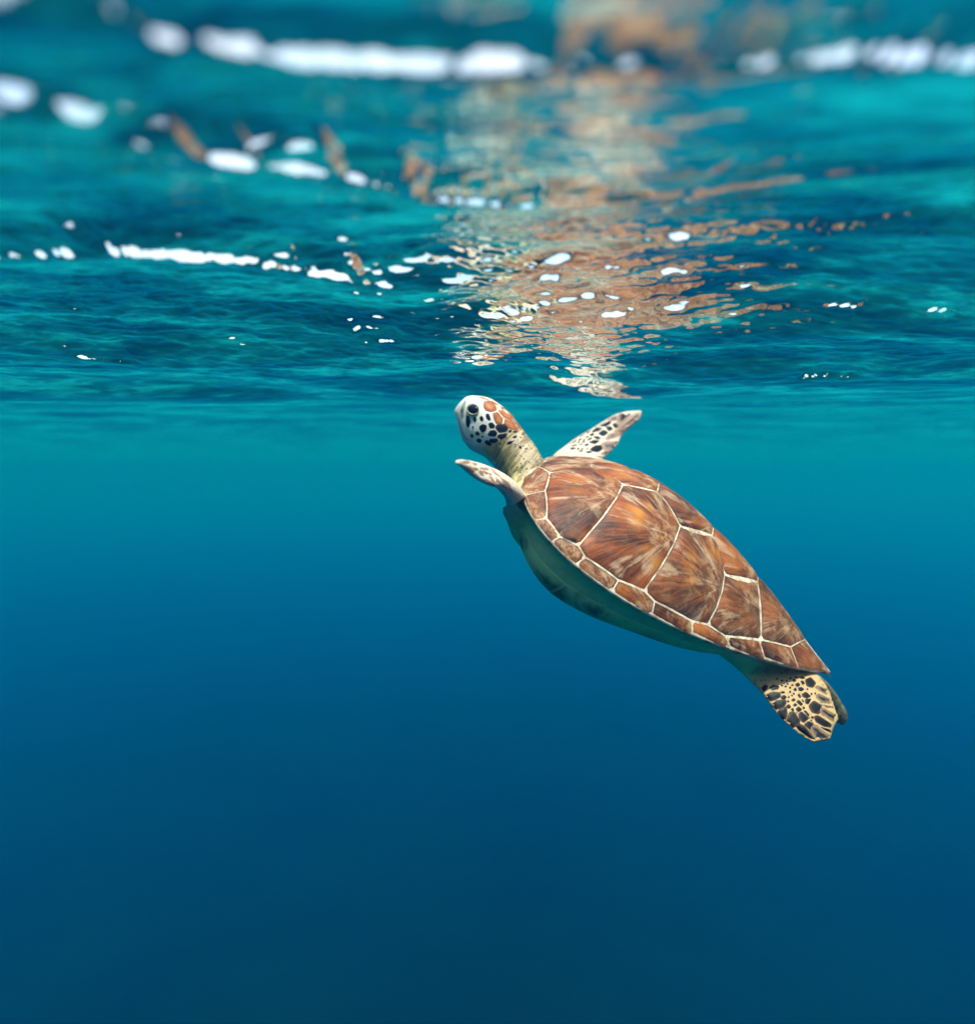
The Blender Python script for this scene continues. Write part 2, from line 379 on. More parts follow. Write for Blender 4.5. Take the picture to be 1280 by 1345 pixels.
FORE_R = [[(0.2892, 0.0282), (0.2822, 0.0497), (0.28, 0.0403)], [(0.2824, 0.0562), (0.2776, 0.065), (0.2732, 0.0648), (0.2781, 0.0548)], [(0.2772, 0.0675), (0.2688, 0.0832), (0.2676, 0.0785), (0.2689, 0.0711)], [(0.2688, 0.0863), (0.253, 0.1199), (0.2535, 0.1132), (0.2645, 0.0894)], [(0.2516, 0.1219), (0.2438, 0.1353), (0.2352, 0.1317), (0.2423, 0.1214), (0.25, 0.1178)], [(0.2397, 0.137), (0.2346, 0.149), (0.217, 0.1653), (0.2068, 0.172), (0.2172, 0.1569), (0.2315, 0.1364)], [(0.2584, 0.099), (0.2492, 0.1162), (0.2436, 0.1158), (0.2474, 0.1046), (0.2565, 0.0993)], [(0.2386, 0.1161), (0.2335, 0.1239), (0.2259, 0.1207), (0.229, 0.1132)], [(0.2648, 0.0806), (0.2616, 0.0914), (0.252, 0.096), (0.2547, 0.0877), (0.2618, 0.0794)], [(0.2459, 0.1025), (0.2403, 0.1096), (0.233, 0.1083), (0.2361, 0.1007)], [(0.2514, 0.0846), (0.2471, 0.0951), (0.2369, 0.0959), (0.2399, 0.0851), (0.2472, 0.0832)], [(0.2281, 0.1075), (0.2193, 0.119), (0.2094, 0.1228), (0.2128, 0.1129), (0.2251, 0.1063)], [(0.2326, 0.0838), (0.2316, 0.0974), (0.2185, 0.1089), (0.2131, 0.1073), (0.218, 0.0963), (0.2268, 0.0847)], [(0.2328, 0.0705), (0.227, 0.079), (0.21, 0.0911), (0.2057, 0.0888), (0.2094, 0.0724), (0.2206, 0.0639), (0.2273, 0.0658)], [(0.2456, 0.0472), (0.242, 0.0575), (0.2339, 0.0644), (0.2269, 0.0606), (0.2304, 0.0503), (0.2421, 0.0453)], [(0.2659, 0.07), (0.2622, 0.0769), (0.2573, 0.0761), (0.2601, 0.0708)], [(0.2556, 0.0707), (0.2514, 0.077), (0.2417, 0.0784), (0.2459, 0.0722)], [(0.2567, 0.0568), (0.2521, 0.0656), (0.2415, 0.072), (0.2445, 0.0611)], [(0.2632, 0.0599), (0.26, 0.0676), (0.2565, 0.0658), (0.2602, 0.0587)], [(0.2694, 0.061), (0.2671, 0.067), (0.2641, 0.0658), (0.2669, 0.0605)], [(0.2618, 0.0455), (0.2595, 0.0516), (0.2536, 0.0525), (0.2579, 0.0461)], [(0.2506, 0.0358), (0.2459, 0.0415), (0.2395, 0.0416), (0.2462, 0.0357)], [(0.2842, 0.0274), (0.2782, 0.0361), (0.2744, 0.0354), (0.2822, 0.0277)], [(0.2826, 0.0219), (0.2782, 0.0283), (0.2723, 0.0292), (0.2781, 0.0217)], [(0.2787, 0.0478), (0.2759, 0.0531), (0.2734, 0.0527), (0.2762, 0.0474)], [(0.2771, 0.0424), (0.2757, 0.0466), (0.2727, 0.0455), (0.275, 0.0419)], [(0.2703, 0.0483), (0.267, 0.0529), (0.2632, 0.0522), (0.2678, 0.0479)], [(0.273, 0.0397), (0.2682, 0.0453), (0.2643, 0.046), (0.2694, 0.0408)], [(0.2703, 0.0295), (0.2689, 0.0338), (0.2652, 0.0332), (0.2674, 0.0291)], [(0.263, 0.0347), (0.2604, 0.0388), (0.2583, 0.0374), (0.2607, 0.0339)], [(0.2545, 0.0397), (0.2524, 0.0445), (0.2499, 0.0441), (0.2532, 0.0395)], [(0.2641, 0.0284), (0.26, 0.0336), (0.2563, 0.0329), (0.2608, 0.0285)], [(0.2712, 0.0542), (0.2681, 0.0575), (0.2665, 0.0553), (0.2689, 0.0526)], [(0.2226, 0.0515), (0.2185, 0.061), (0.2102, 0.0659), (0.2115, 0.0573), (0.2201, 0.0511)], [(0.2297, 0.0416), (0.212, 0.0503), (0.2137, 0.0451), (0.2219, 0.0414)], [(0.2289, 0.1352), (0.2207, 0.1473), (0.2081, 0.1611), (0.2062, 0.1557), (0.2192, 0.1452)], [(0.2225, 0.138), (0.2037, 0.1528), (0.1996, 0.1523), (0.2162, 0.1381)], [(0.2276, 0.1281), (0.2197, 0.1342), (0.2023, 0.1464), (0.2056, 0.1403), (0.2212, 0.1251)], [(0.2195, 0.1221), (0.2095, 0.1318), (0.2068, 0.1303), (0.2137, 0.1229)]]
HIND_L = [[(-0.1891, -0.0139), (-0.1896, -0.0088), (-0.1931, -0.0066), (-0.1957, -0.0117), (-0.1948, -0.0162)], [(-0.1975, -0.0054), (-0.1984, 0.0), (-0.2046, 0.0036), (-0.2063, -0.0004), (-0.2019, -0.0062)], [(-0.2026, -0.0185), (-0.2044, -0.0113), (-0.2123, -0.0052), (-0.2162, -0.0101), (-0.2127, -0.0198), (-0.207, -0.0221)], [(-0.2184, -0.025), (-0.2193, -0.0167), (-0.2254, -0.0093), (-0.2297, -0.0129), (-0.2306, -0.0196), (-0.2254, -0.0281)], [(-0.2319, -0.0297), (-0.2323, -0.0237), (-0.2349, -0.0175), (-0.2428, -0.0255), (-0.2464, -0.0355), (-0.2394, -0.0362)], [(-0.2507, -0.0334), (-0.2454, -0.0212), (-0.2493, -0.0167), (-0.2637, -0.0234), (-0.2612, -0.0371)], [(-0.266, -0.0375), (-0.2681, -0.027), (-0.2758, -0.0255), (-0.2979, -0.0328), (-0.2912, -0.0371), (-0.2778, -0.039)], [(-0.2836, -0.0221), (-0.2834, -0.0128), (-0.3109, -0.0138), (-0.3118, -0.0158), (-0.3005, -0.0283)], [(-0.2723, -0.0211), (-0.273, -0.0138), (-0.2808, -0.0133), (-0.2823, -0.0224)], [(-0.2558, -0.0136), (-0.2561, -0.0086), (-0.2682, -0.0097), (-0.2675, -0.0189), (-0.261, -0.0183)], [(-0.2574, -0.0046), (-0.2594, -0.0024), (-0.2664, -0.0048), (-0.266, -0.007)], [(-0.2763, -0.0023), (-0.2784, 0.0024), (-0.2963, 0.003), (-0.2981, -0.001), (-0.2918, -0.005), (-0.2824, -0.0061)], [(-0.2915, -0.0091), (-0.3025, -0.0045), (-0.306, -0.007), (-0.2984, -0.0093)], [(-0.2581, 0.0073), (-0.258, 0.0165), (-0.2691, 0.0173), (-0.2736, 0.0065), (-0.2659, 0.0032)], [(-0.2752, 0.0098), (-0.2751, 0.0172), (-0.2955, 0.0191), (-0.2995, 0.0143), (-0.2949, 0.0101)], [(-0.2716, 0.0223), (-0.2815, 0.0281), (-0.2823, 0.0259), (-0.2763, 0.0211)], [(-0.2554, 0.027), (-0.2562, 0.0314), (-0.2714, 0.0341), (-0.2752, 0.0317), (-0.2673, 0.0249), (-0.2588, 0.0246)], [(-0.2459, 0.0368), (-0.2467, 0.0411), (-0.2594, 0.0443), (-0.2651, 0.0415), (-0.2587, 0.0373)], [(-0.2275, 0.0368), (-0.2301, 0.0436), (-0.239, 0.0416), (-0.2404, 0.0346), (-0.234, 0.0316)], [(-0.2383, 0.0153), (-0.2396, 0.0211), (-0.2477, 0.0201), (-0.246, 0.0149), (-0.2413, 0.0134)], [(-0.2465, 0.0116), (-0.2516, 0.0171), (-0.2538, 0.009), (-0.2504, 0.0077)], [(-0.2405, 0.0006), (-0.2409, 0.0047), (-0.2478, 0.0035), (-0.2479, -0.0002)], [(-0.2466, -0.0088), (-0.2479, -0.0039), (-0.2531, -0.0048), (-0.2518, -0.0106)], [(-0.2344, 0.01), (-0.234, 0.0133), (-0.2383, 0.0116), (-0.2392, 0.0087)], [(-0.2275, 0.0204), (-0.2301, 0.0236), (-0.234, 0.0234), (-0.2336, 0.0194), (-0.2305, 0.0176)], [(-0.2206, 0.0216), (-0.2219, 0.0264), (-0.2258, 0.0253), (-0.225, 0.0208)], [(-0.2228, 0.0308), (-0.2254, 0.0331), (-0.2288, 0.0316), (-0.228, 0.0281)], [(-0.2172, 0.035), (-0.2207, 0.0389), (-0.2241, 0.0383), (-0.2211, 0.0347)], [(-0.2129, 0.0257), (-0.2146, 0.0281), (-0.2177, 0.0271), (-0.2159, 0.0238)], [(-0.2237, 0.0142), (-0.2245, 0.0177), (-0.228, 0.0153), (-0.2262, 0.0128)], [(-0.2327, -0.0017), (-0.2332, 0.0024), (-0.2366, 0.0018), (-0.2358, -0.0018)], [(-0.2397, -0.0066), (-0.2401, -0.0025), (-0.2436, -0.0031), (-0.2427, -0.0067)], [(-0.2336, -0.014), (-0.2349, -0.01), (-0.2393, -0.0117), (-0.238, -0.0157)], [(-0.2184, -0.0072), (-0.2202, -0.0028), (-0.2241, -0.003), (-0.2245, -0.0073), (-0.2215, -0.0091)], [(-0.2128, -0.002), (-0.215, 0.0018), (-0.218, 0.0018), (-0.2163, -0.0017)], [(-0.2215, 0.0067), (-0.2219, 0.009), (-0.2245, 0.0076), (-0.2232, 0.0055)], [(-0.2254, -0.0009), (-0.2261, 0.001), (-0.228, -0.0004), (-0.2271, -0.0021)], [(-0.2172, 0.0121), (-0.2176, 0.0143), (-0.2198, 0.0135), (-0.2192, 0.0111)], [(-0.2063, 0.007), (-0.2068, 0.0093), (-0.2091, 0.0091), (-0.2082, 0.0065)], [(-0.2012, 0.0135), (-0.2021, 0.0161), (-0.2044, 0.0154), (-0.2033, 0.0126)], [(-0.2107, 0.0146), (-0.2113, 0.0166), (-0.2133, 0.016), (-0.2127, 0.014)], [(-0.2111, 0.0094), (-0.2122, 0.0118), (-0.2141, 0.0112), (-0.2131, 0.0088)], [(-0.2168, 0.0172), (-0.2176, 0.0198), (-0.2195, 0.0188), (-0.2187, 0.0166)], [(-0.2275, 0.0038), (-0.2281, 0.0058), (-0.2299, 0.0046), (-0.2292, 0.0031)], [(-0.2271, 0.0081), (-0.2278, 0.01), (-0.23, 0.0088), (-0.2294, 0.007)], [(-0.2431, 0.0076), (-0.2439, 0.0093), (-0.2474, 0.0078), (-0.2468, 0.0063)], [(-0.2513, -0.0008), (-0.2526, 0.0013), (-0.2552, -0.0), (-0.2548, -0.0023)], [(-0.2419, -0.014), (-0.2427, -0.0114), (-0.2458, -0.0124), (-0.2454, -0.0152)], [(-0.2288, -0.008), (-0.2297, -0.0054), (-0.2323, -0.0058), (-0.2312, -0.0082)], [(-0.2134, 0.0315), (-0.214, 0.0335), (-0.2162, 0.0326), (-0.2155, 0.0307)], [(-0.2073, 0.0244), (-0.2084, 0.0267), (-0.2106, 0.0258), (-0.2095, 0.0235)], [(-0.2064, 0.0181), (-0.2068, 0.0203), (-0.209, 0.0195), (-0.2083, 0.0176)], [(-0.1942, 0.011), (-0.1951, 0.0136), (-0.1973, 0.0128), (-0.1959, 0.0107)], [(-0.2703, -0.005), (-0.2722, -0.0027), (-0.2742, -0.0052), (-0.2734, -0.0069)], [(-0.273, -0.0101), (-0.2738, -0.0084), (-0.2756, -0.0096), (-0.2746, -0.0111)], [(-0.2365, 0.0266), (-0.2374, 0.0283), (-0.2391, 0.0271), (-0.2383, 0.0254)], [(-0.2455, 0.0246), (-0.2464, 0.0263), (-0.2485, 0.0245), (-0.2477, 0.0228)], [(-0.2489, 0.0285), (-0.2498, 0.0302), (-0.2517, 0.0282), (-0.2509, 0.027)]]
FORE_L = [[(0.3437, 0.0589), (0.3389, 0.0616), (0.3362, 0.0602), (0.3395, 0.0578)], [(0.3234, 0.073), (0.3155, 0.0717), (0.3198, 0.071)], [(0.3087, 0.0648), (0.3029, 0.0631), (0.3079, 0.0618)], [(0.3003, 0.0698), (0.2927, 0.0706), (0.2885, 0.0678), (0.2945, 0.0681)], [(0.314, 0.0549), (0.3078, 0.0553), (0.3055, 0.0564), (0.3108, 0.0573)], [(0.3257, 0.0511), (0.3182, 0.0542), (0.3103, 0.0547), (0.3188, 0.0514)], [(0.29, 0.0666), (0.2848, 0.0657), (0.2809, 0.0626), (0.2858, 0.0638)], [(0.3628, 0.0554), (0.3549, 0.0617), (0.3508, 0.0617), (0.3568, 0.0562)], [(0.3538, 0.0534), (0.3463, 0.0574), (0.3401, 0.0561), (0.3406, 0.0522), (0.347, 0.0521)], [(0.3361, 0.0636), (0.3281, 0.0694), (0.3246, 0.0686), (0.3309, 0.0647)], [(0.3349, 0.0599), (0.3317, 0.0623), (0.3256, 0.0584), (0.3307, 0.0571)], [(0.35, 0.0632), (0.3415, 0.0665), (0.3428, 0.0631)], [(0.3227, 0.0647), (0.3196, 0.0663), (0.317, 0.0649), (0.3204, 0.064)], [(0.3113, 0.0653), (0.3071, 0.066), (0.3012, 0.065), (0.3045, 0.0637)], [(0.3187, 0.0622), (0.3145, 0.0629), (0.3063, 0.0594), (0.3113, 0.0581)], [(0.3293, 0.064), (0.323, 0.0651), (0.3235, 0.0623), (0.3291, 0.0618)], [(0.305, 0.0699), (0.2961, 0.0705), (0.2898, 0.068), (0.2982, 0.0666)], [(0.3203, 0.0718), (0.3108, 0.0716), (0.3055, 0.0707), (0.314, 0.0693)], [(0.3374, 0.0546), (0.3315, 0.0529), (0.3267, 0.0528), (0.3331, 0.0517)], [(0.3214, 0.0555), (0.3156, 0.0574), (0.3098, 0.0557), (0.3174, 0.0548)], [(0.3024, 0.0623), (0.2953, 0.064), (0.2866, 0.0632), (0.295, 0.0618)]]
VIEW = [0.2091, 1.1573, 0.3462]
EYE = [0.4398, 0.034, 0.0545]
J = {'A': None, 'B': [0.293, 0.0169], 'D': [0.2681, 0.0749], 'C': [0.221, -0.0294], 'Ct': None, 'E': [0.1622, 0.0672], 'F': [0.1667, 0.2203], 'G': [0.1094, 0.0312], 'Gt': [0.1045, -0.0096], 'H': [0.0531, 0.083], 'I': [0.0531, 0.2065], 'J': [-0.0037, 0.0283], 'Jt': None, 'K': [-0.0478, 0.0796], 'L': [-0.0571, 0.1622], 'M': [-0.1107, 0.0119], 'Mt': None, 'N': [-0.1505, 0.0969], 'O': [-0.2077, 0.0497], 'Ot': [-0.2325, 0.0064], 'm1': [0.2543, 0.1493], 'm2': [0.2267, 0.205], 'm3': [0.1954, 0.222], 'm4': [0.1493, 0.2271], 'm5': [0.0923, 0.2211], 'm6': [0.0315, 0.2042], 'm7': [-0.0321, 0.179], 'm8': [-0.0916, 0.1484], 'm9': [-0.1481, 0.101]}
SEAM_OUT = [[0.2947, 0.1046], [0.2751, 0.1673], [0.2388, 0.2111], [0.2005, 0.231], [0.1547, 0.2391], [0.0914, 0.2343], [0.0245, 0.216], [-0.0432, 0.1871], [-0.1078, 0.1517], [-0.169, 0.1117], [-0.2321, 0.0638]]
PR = {'alpha': 0.62925, 'psi': -0.09247, 'phi': 0.36388, 'D': 1.18031, 'tx': 876.60775, 'ty': 761.40837, 'b': 0.23941, 'al': 0.32418, 'be': 0.91669, 'Hh': 0.11357, 'p': 2.16744, 'c': 0.04111, 'e0': 0.00939, 'e1': -0.00996, 'e2': 0.02338, 'e3': 0.00794, 'h1': 0.02973, 'h2': -0.01837, 'hk': 0.00513}
JC_Y = 0.008
ROT = Matrix(((-0.80501, -0.27923, 0.52344), (0.13271, -0.94471, -0.29985), (0.57822, -0.17191, 0.79756)))
POS = Vector((0.3103, 1.1694, -0.3381))
SHELL_L = 0.6

def outline_w(xi):
    al, be = PR['al'], PR['be']
    xm = (be - al) / (al + be)
    mx = (1 - xm) ** al * (1 + xm) ** be
    return PR['b'] * np.clip(1 - xi, 0, None) ** al * np.clip(1 + xi, 0, None) ** be / mx

def rim(s):
    xi = np.cos(np.pi * np.asarray(s))
    return np.stack([xi * SHELL_L / 2, outline_w(xi), PR['e0'] + PR['e1'] * xi + PR['e2'] * xi ** 2 + PR['e3'] * xi ** 3], -1)

_rs = rim(np.linspace(0, 1, 3001))
_rth = np.arctan2(_rs[:, 1], _rs[:, 0] - PR['c'])
_rr = np.hypot(_rs[:, 1], _rs[:, 0] - PR['c'])

def dome(x, y):
    """height of the carapace over its plan and the fraction r of the way to the rim"""
    x = np.asarray(x, float); y = np.asarray(y, float)
    th = np.arctan2(np.abs(y), x - PR['c'])
    r = np.hypot(x - PR['c'], y) / np.interp(th, _rth, _rr)
    ez = np.interp(th, _rth, _rs[:, 2])
    rc = np.clip(r, 0, 1.05)
    z = ez * rc ** 2 + PR['Hh'] * (1 - rc ** PR['p']) + (1 - rc ** 2) * (PR['h1'] * x / .3 + PR['h2'] * (x / .3) ** 2) + PR['hk'] * np.exp(-(y / .06) ** 2) * (1 - rc ** 2)
    return z, r

def dome_normal(x, y, e=.0015):
    zx = (dome(x + e, y)[0] - dome(x - e, y)[0]) / (2 * e)
    zy = (dome(x, y + e)[0] - dome(x, y - e)[0]) / (2 * e)
    zx = np.clip(zx, -2.2, 2.2); zy = np.clip(zy, -2.2, 2.2)
    n = np.stack([-zx, -zy, np.ones_like(zx)], -1)
    return n / np.linalg.norm(n, axis=-1, keepdims=True)

# ------------------------------------------------------------------ turtle materials
def scute_material():
    t = NT('scute_keratin')
    ray = t.n('ShaderNodeAttribute', attribute_name='ray').outputs['Vector']
    tone = t.n('ShaderNodeAttribute', attribute_name='tone').outputs['Vector']
    obj = t.n('ShaderNodeTexCoord').outputs['Object']
    sp = t.n('ShaderNodeSeparateXYZ', {0: ray})
    tn = t.n('ShaderNodeSeparateXYZ', {0: tone})
    ang, rad, seed = sp.outputs[0], sp.outputs[1], sp.outputs[2]
    warp = t.noise(obj, 26.0, 3.0)
    angw = t.math('ADD', ang, t.math('MULTIPLY', t.math('SUBTRACT', warp, .5), .05))
    def vec(ka, kr, off):
        return t.n('ShaderNodeCombineXYZ', {0: t.math('MULTIPLY', angw, ka), 1: t.math('MULTIPLY', rad, kr), 2: t.math('ADD', seed, off)}).outputs[0]
    broad = t.noise(vec(3.2, 7.0, 0.0), 1.0, 3.0, .55)
    streak = t.noise(vec(7.0, 9.0, 3.1), 1.0, 5.0, .55)
    hair = t.noise(vec(60.0, 20.0, 7.7), 1.0, 6.0, .68)
    mott = t.noise(obj, 46.0, 8.0, .68, .5)
    grit = t.noise(obj, 240.0, 6.0, .75)
    base = t.ramp(t.math('ADD', t.math('MULTIPLY', broad, .55), t.math('MULTIPLY', hair, .45)),
                  [(.38, (.024, .007, .003)), (.465, (.10, .022, .005)), (.55, (.25, .052, .008)), (.67, (.38, .10, .018))])
    near0 = t.math('SUBTRACT', 1.0, t.math('DIVIDE', rad, .055), True)
    base = t.mix(t.math('MULTIPLY', near0, 1.5, True), base, t.ramp(t.math('ADD', t.math('MULTIPLY', mott, .6), t.math('MULTIPLY', grit, .4)), [(.40, (.055, .018, .007)), (.5, (.22, .068, .018)), (.60, (.40, .17, .065))]))
    base = t.mix(t.math('MULTIPLY', tn.outputs[2], .38), base, t.ramp(t.math('ADD', t.math('MULTIPLY', mott, .5), t.math('MULTIPLY', hair, .5)), [(.38, (.035, .018, .010)), (.5, (.13, .07, .035)), (.62, (.25, .15, .085))]))
    # amber glow in a broken ring round the growth point
    ringd = t.math('ABSOLUTE', t.math('SUBTRACT', rad, t.math('ADD', .046, t.math('MULTIPLY', broad, .03))))
    amber_f = t.math('MULTIPLY', t.math('SUBTRACT', 1.0, t.math('DIVIDE', ringd, .022), True), t.math('MULTIPLY', tn.outputs[0], t.ramp(broad, [(.42, (0, 0, 0)), (.56, (1, 1, 1))])))
    c = t.mix(amber_f, base, rgba(.52, .19, .03))
    # pale rays
    pale_f = t.math('MULTIPLY', t.ramp(streak, [(.545, (0, 0, 0)), (.59, (1, 1, 1))]), t.ramp(t.math('ADD', t.math('MULTIPLY', hair, .5), t.math('MULTIPLY', mott, .5)), [(.42, (.05, .05, .05)), (.53, (1, 1, 1))]))
    c = t.mix(t.math('MULTIPLY', t.math('MULTIPLY', pale_f, tn.outputs[1]), .72), c, rgba(.44, .275, .175))
    # bleached mottling and dark algae near the growth point
    near = t.math('SUBTRACT', 1.0, t.math('DIVIDE', rad, .075), True)
    ml = t.math('MULTIPLY', t.ramp(mott, [(.50, (0, 0, 0)), (.57, (1, 1, 1))]), t.math('MULTIPLY', t.ramp(grit, [(.35, (.2, .2, .2)), (.6, (1, 1, 1))]), t.math('ADD', .10, t.math('MULTIPLY', near, .75))))
    c = t.mix(t.math('MULTIPLY', ml, tn.outputs[1]), c, rgba(.40, .26, .165))
    dk = t.math('MULTIPLY', t.ramp(t.noise(obj, 31.0, 5.0, .7, .8), [(.52, (0, 0, 0)), (.66, (1, 1, 1))]), t.math('MULTIPLY', tn.outputs[2], t.ramp(grit, [(.38, (.1, .1, .1)), (.58, (1, 1, 1))])))
    c = t.mix(dk, c, rgba(.035, .02, .012))
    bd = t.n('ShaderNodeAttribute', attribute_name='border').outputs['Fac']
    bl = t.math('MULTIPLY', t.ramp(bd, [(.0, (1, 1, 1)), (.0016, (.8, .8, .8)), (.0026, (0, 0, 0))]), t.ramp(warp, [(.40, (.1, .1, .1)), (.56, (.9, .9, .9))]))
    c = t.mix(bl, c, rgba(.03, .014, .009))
    h = t.math('ADD', t.math('MULTIPLY', hair, .6), t.math('MULTIPLY', grit, .5))
    bump = t.n('ShaderNodeBump', {'Height': h, 'Strength': .35, 'Distance': .0012})
    b = t.n('ShaderNodeBsdfPrincipled', {'Base Color': c, 'Roughness': .55, 'Specular IOR Level': .18, 'Normal': bump.outputs[0]})
    t.set(t.out, 'Surface', b.outputs[0])
    return t.m

def seam_material():
    t = NT('seam_keratin')
    obj = t.n('ShaderNodeTexCoord').outputs['Object']
    c = t.ramp(t.noise(obj, 60.0, 4.0, .6), [(.36, (.26, .15, .08)), (.48, (.50, .36, .25)), (.66, (.72, .58, .46))])
    b = t.n('ShaderNodeBsdfPrincipled', {'Base Color': c, 'Roughness': .6, 'Specular IOR Level': .15})
    t.set(t.out, 'Surface', b.outputs[0])
    return t.m

def skin_material():
    t = NT('turtle_skin')
    obj = t.n('ShaderNodeTexCoord').outputs['Object']
    col = t.n('ShaderNodeAttribute', attribute_name='skin').outputs['Color']
    reg = t.n('ShaderNodeAttribute', attribute_name='region').outputs['Vector']
    rs = t.n('ShaderNodeSeparateXYZ', {0: reg})
    mott = t.noise(obj, 70.0, 5.0, .65)
    c = t.mix(t.math('MULTIPLY', t.ramp(mott, [(.4, (0, 0, 0)), (.65, (1, 1, 1))]), .35), col, t.mix(1.0, col, rgba(.36, .26, .15)))
    # folds of the neck: rings round the axis
    mp = t.n('ShaderNodeMapping', {'Vector': obj, 'Scale': (170.0, 22.0, 22.0), 'Rotation': (0.0, .42, 0.0)})
    fold = t.noise(mp.outputs[0], 1.0, 4.0, .6, .55)
    foldm = t.math('MULTIPLY', rs.outputs[0], t.ramp(fold, [(.44, (1, 1, 1)), (.56, (0, 0, 0))]))
    c = t.mix(t.math('MULTIPLY', foldm, .75), c, rgba(.13, .10, .045))
    # small dark flecks on nape and limbs
    vo = t.n('ShaderNodeTexVoronoi', {'Vector': obj, 'Scale': 145.0, 'Randomness': 1.0})
    fl = t.math('MULTIPLY', rs.outputs[1], t.ramp(vo.outputs['Distance'], [(.22, (1, 1, 1)), (.36, (0, 0, 0))]))
    fl = t.math('MULTIPLY', fl, t.ramp(t.noise(obj, 55.0, 2.0), [(.45, (0, 0, 0)), (.55, (1, 1, 1))]))
    c = t.mix(t.math('MULTIPLY', fl, .85), c, rgba(.045, .03, .02))
    # creases between limb scales
    ve = t.n('ShaderNodeTexVoronoi', {'Vector': obj, 'Scale': 90.0}, feature='DISTANCE_TO_EDGE')
    cr = t.ramp(ve.outputs['Distance'], [(.0, (0, 0, 0)), (.12, (1, 1, 1))])
    h = t.math('ADD', t.math('MULTIPLY', t.math('MULTIPLY', fold, rs.outputs[0]), 1.2), t.math('ADD', t.math('MULTIPLY', t.math('MULTIPLY', cr, rs.outputs[2]), .15), t.math('MULTIPLY', mott, .25)))
    bump = t.n('ShaderNodeBump', {'Height': h, 'Strength': .8, 'Distance': .003})
    b = t.n('ShaderNodeBsdfPrincipled', {'Base Color': c, 'Roughness': .55, 'Specular IOR Level': .2, 'Normal': bump.outputs[0]})
    t.set(t.out, 'Surface', b.outputs[0])
    return t.m

def plate_material(name, mid, edge, lo=.25, hi=.95, rough=.45):
    t = NT(name)
    obj = t.n('ShaderNodeTexCoord').outputs['Object']
    e = t.n('ShaderNodeAttribute', attribute_name='inset').outputs['Fac']
    n1 = t.noise(obj, 120.0, 4.0, .65, .8)
    f = t.math('ADD', e, t.math('MULTIPLY', t.math('SUBTRACT', n1, .5), 1.1))
    c = t.ramp(f, [(lo, edge), (hi, mid)])
    c = t.mix(t.math('MULTIPLY', t.ramp(t.noise(obj, 330.0, 3.0, .7), [(.45, (0, 0, 0)), (.7, (1, 1, 1))]), .3), c, rgba(*[min(1, v * 1.8 + .004) for v in mid]))
    bump = t.n('ShaderNodeBump', {'Height': n1, 'Strength': .25, 'Distance': .001})
    b = t.n('ShaderNodeBsdfPrincipled', {'Base Color': c, 'Roughness': rough, 'Specular IOR Level': .1, 'Normal': bump.outputs[0]})
    t.set(t.out, 'Surface', b.outputs[0])
    return t.m

M_SCUTE, M_SEAM, M_SKIN = scute_material(), seam_material(), skin_material()
M_BROWN = plate_material('head_plate_brown', (.40, .125, .035), (.24, .07, .025), .2, .9)
M_DARK = plate_material('scale_dark', (.006, .007, .009), (.04, .022, .014), .1, .4)
M_TAUPE = plate_material('flipper_plate_taupe', (.05, .045, .055), (.33, .19, .135), .35, .95)
M_HIND = plate_material('hind_plate_dark', (.006, .006, .006), (.06, .026, .010), .15, .45)
M_HINDEDGE = plate_material('hind_plate_edge', (.012, .012, .014), (.20, .11, .06), .4, .85)
M_ROSE = plate_material('flipper_plate_rose', (.16, .085, .065), (.34, .19, .13), .3, .9)

# ------------------------------------------------------------------ body: lofted masses fused into one continuous skin
def loft(bm, secs, n=28):
    """secs: (centre, half-axis u, half-axis v up, half-axis v down, exponent)"""
    rings = []
    for c, u, vu, vd, ex in secs:
        c, u, vu, vd = map(np.array, (c, u, vu, vd))
        ring = []
        for i in range(n):
            a = 2 * math.pi * i / n
            ca, sa = math.cos(a), math.sin(a)
            cu = math.copysign(abs(ca) ** (2 / ex), ca)
            su = math.copysign(abs(sa) ** (2 / ex), sa)
            p = c + u * cu + (vu * su if su >= 0 else vd * su)
            ring.append(bm.verts.new(p))
        rings.append(ring)
    for a, b in zip(rings, rings[1:]):
        for i in range(n):
            bm.faces.new((a[i], a[(i + 1) % n], b[(i + 1) % n], b[i]))
    bm.faces.new(rings[0][::-1])
    bm.faces.new(rings[-1])

def resample(rows, k):
    """Catmull-Rom through a list of flat number rows"""
    rows = [np.array(r, float) for r in rows]
    P = [2 * rows[0] - rows[1]] + rows + [2 * rows[-1] - rows[-2]]
    out = []
    for i in range(1, len(P) - 2):
        p0, p1, p2, p3 = P[i - 1:i + 3]
        for j in range(k):
            s = j / k
            out.append(.5 * (2 * p1 + (p2 - p0) * s + (2 * p0 - 5 * p1 + 4 * p2 - p3) * s * s + (3 * p1 - p0 - 3 * p2 + p3) * s ** 3))
    out.append(rows[-1])
    return out

bm = bmesh.new()
# head and neck: x, top, bottom, half-width
HEAD = [(.4735, .040, .024, .006), (.469, .057, .019, .0135), (.462, .0645, .0155, .0195), (.452, .0705, .008, .026), (.442, .0755, -.001, .0315), (.429, .079, -.0095, .0365), (.412, .0795, -.014, .0415),
        (.398, .0775, -.0135, .0435), (.383, .075, -.011, .0435), (.369, .071, -.0125, .0425), (.353, .066, -.017, .0435), (.339, .061, -.023, .047), (.326, .057, -.029, .052), (.308, .048, -.037, .060),
        (.288, .038, -.044, .066), (.26, .03, -.050, .078), (.22, .028, -.058, .085)]
secs = []
for x, tz, bz, w in resample(HEAD, 3):
    ex = 2.35 if x > .40 else 2.1
    secs.append(((x, 0, (tz + bz) / 2), (0, w, 0), (0, 0, (tz - bz) / 2), (0, 0, (tz - bz) / 2), ex))
loft(bm, secs, 40)
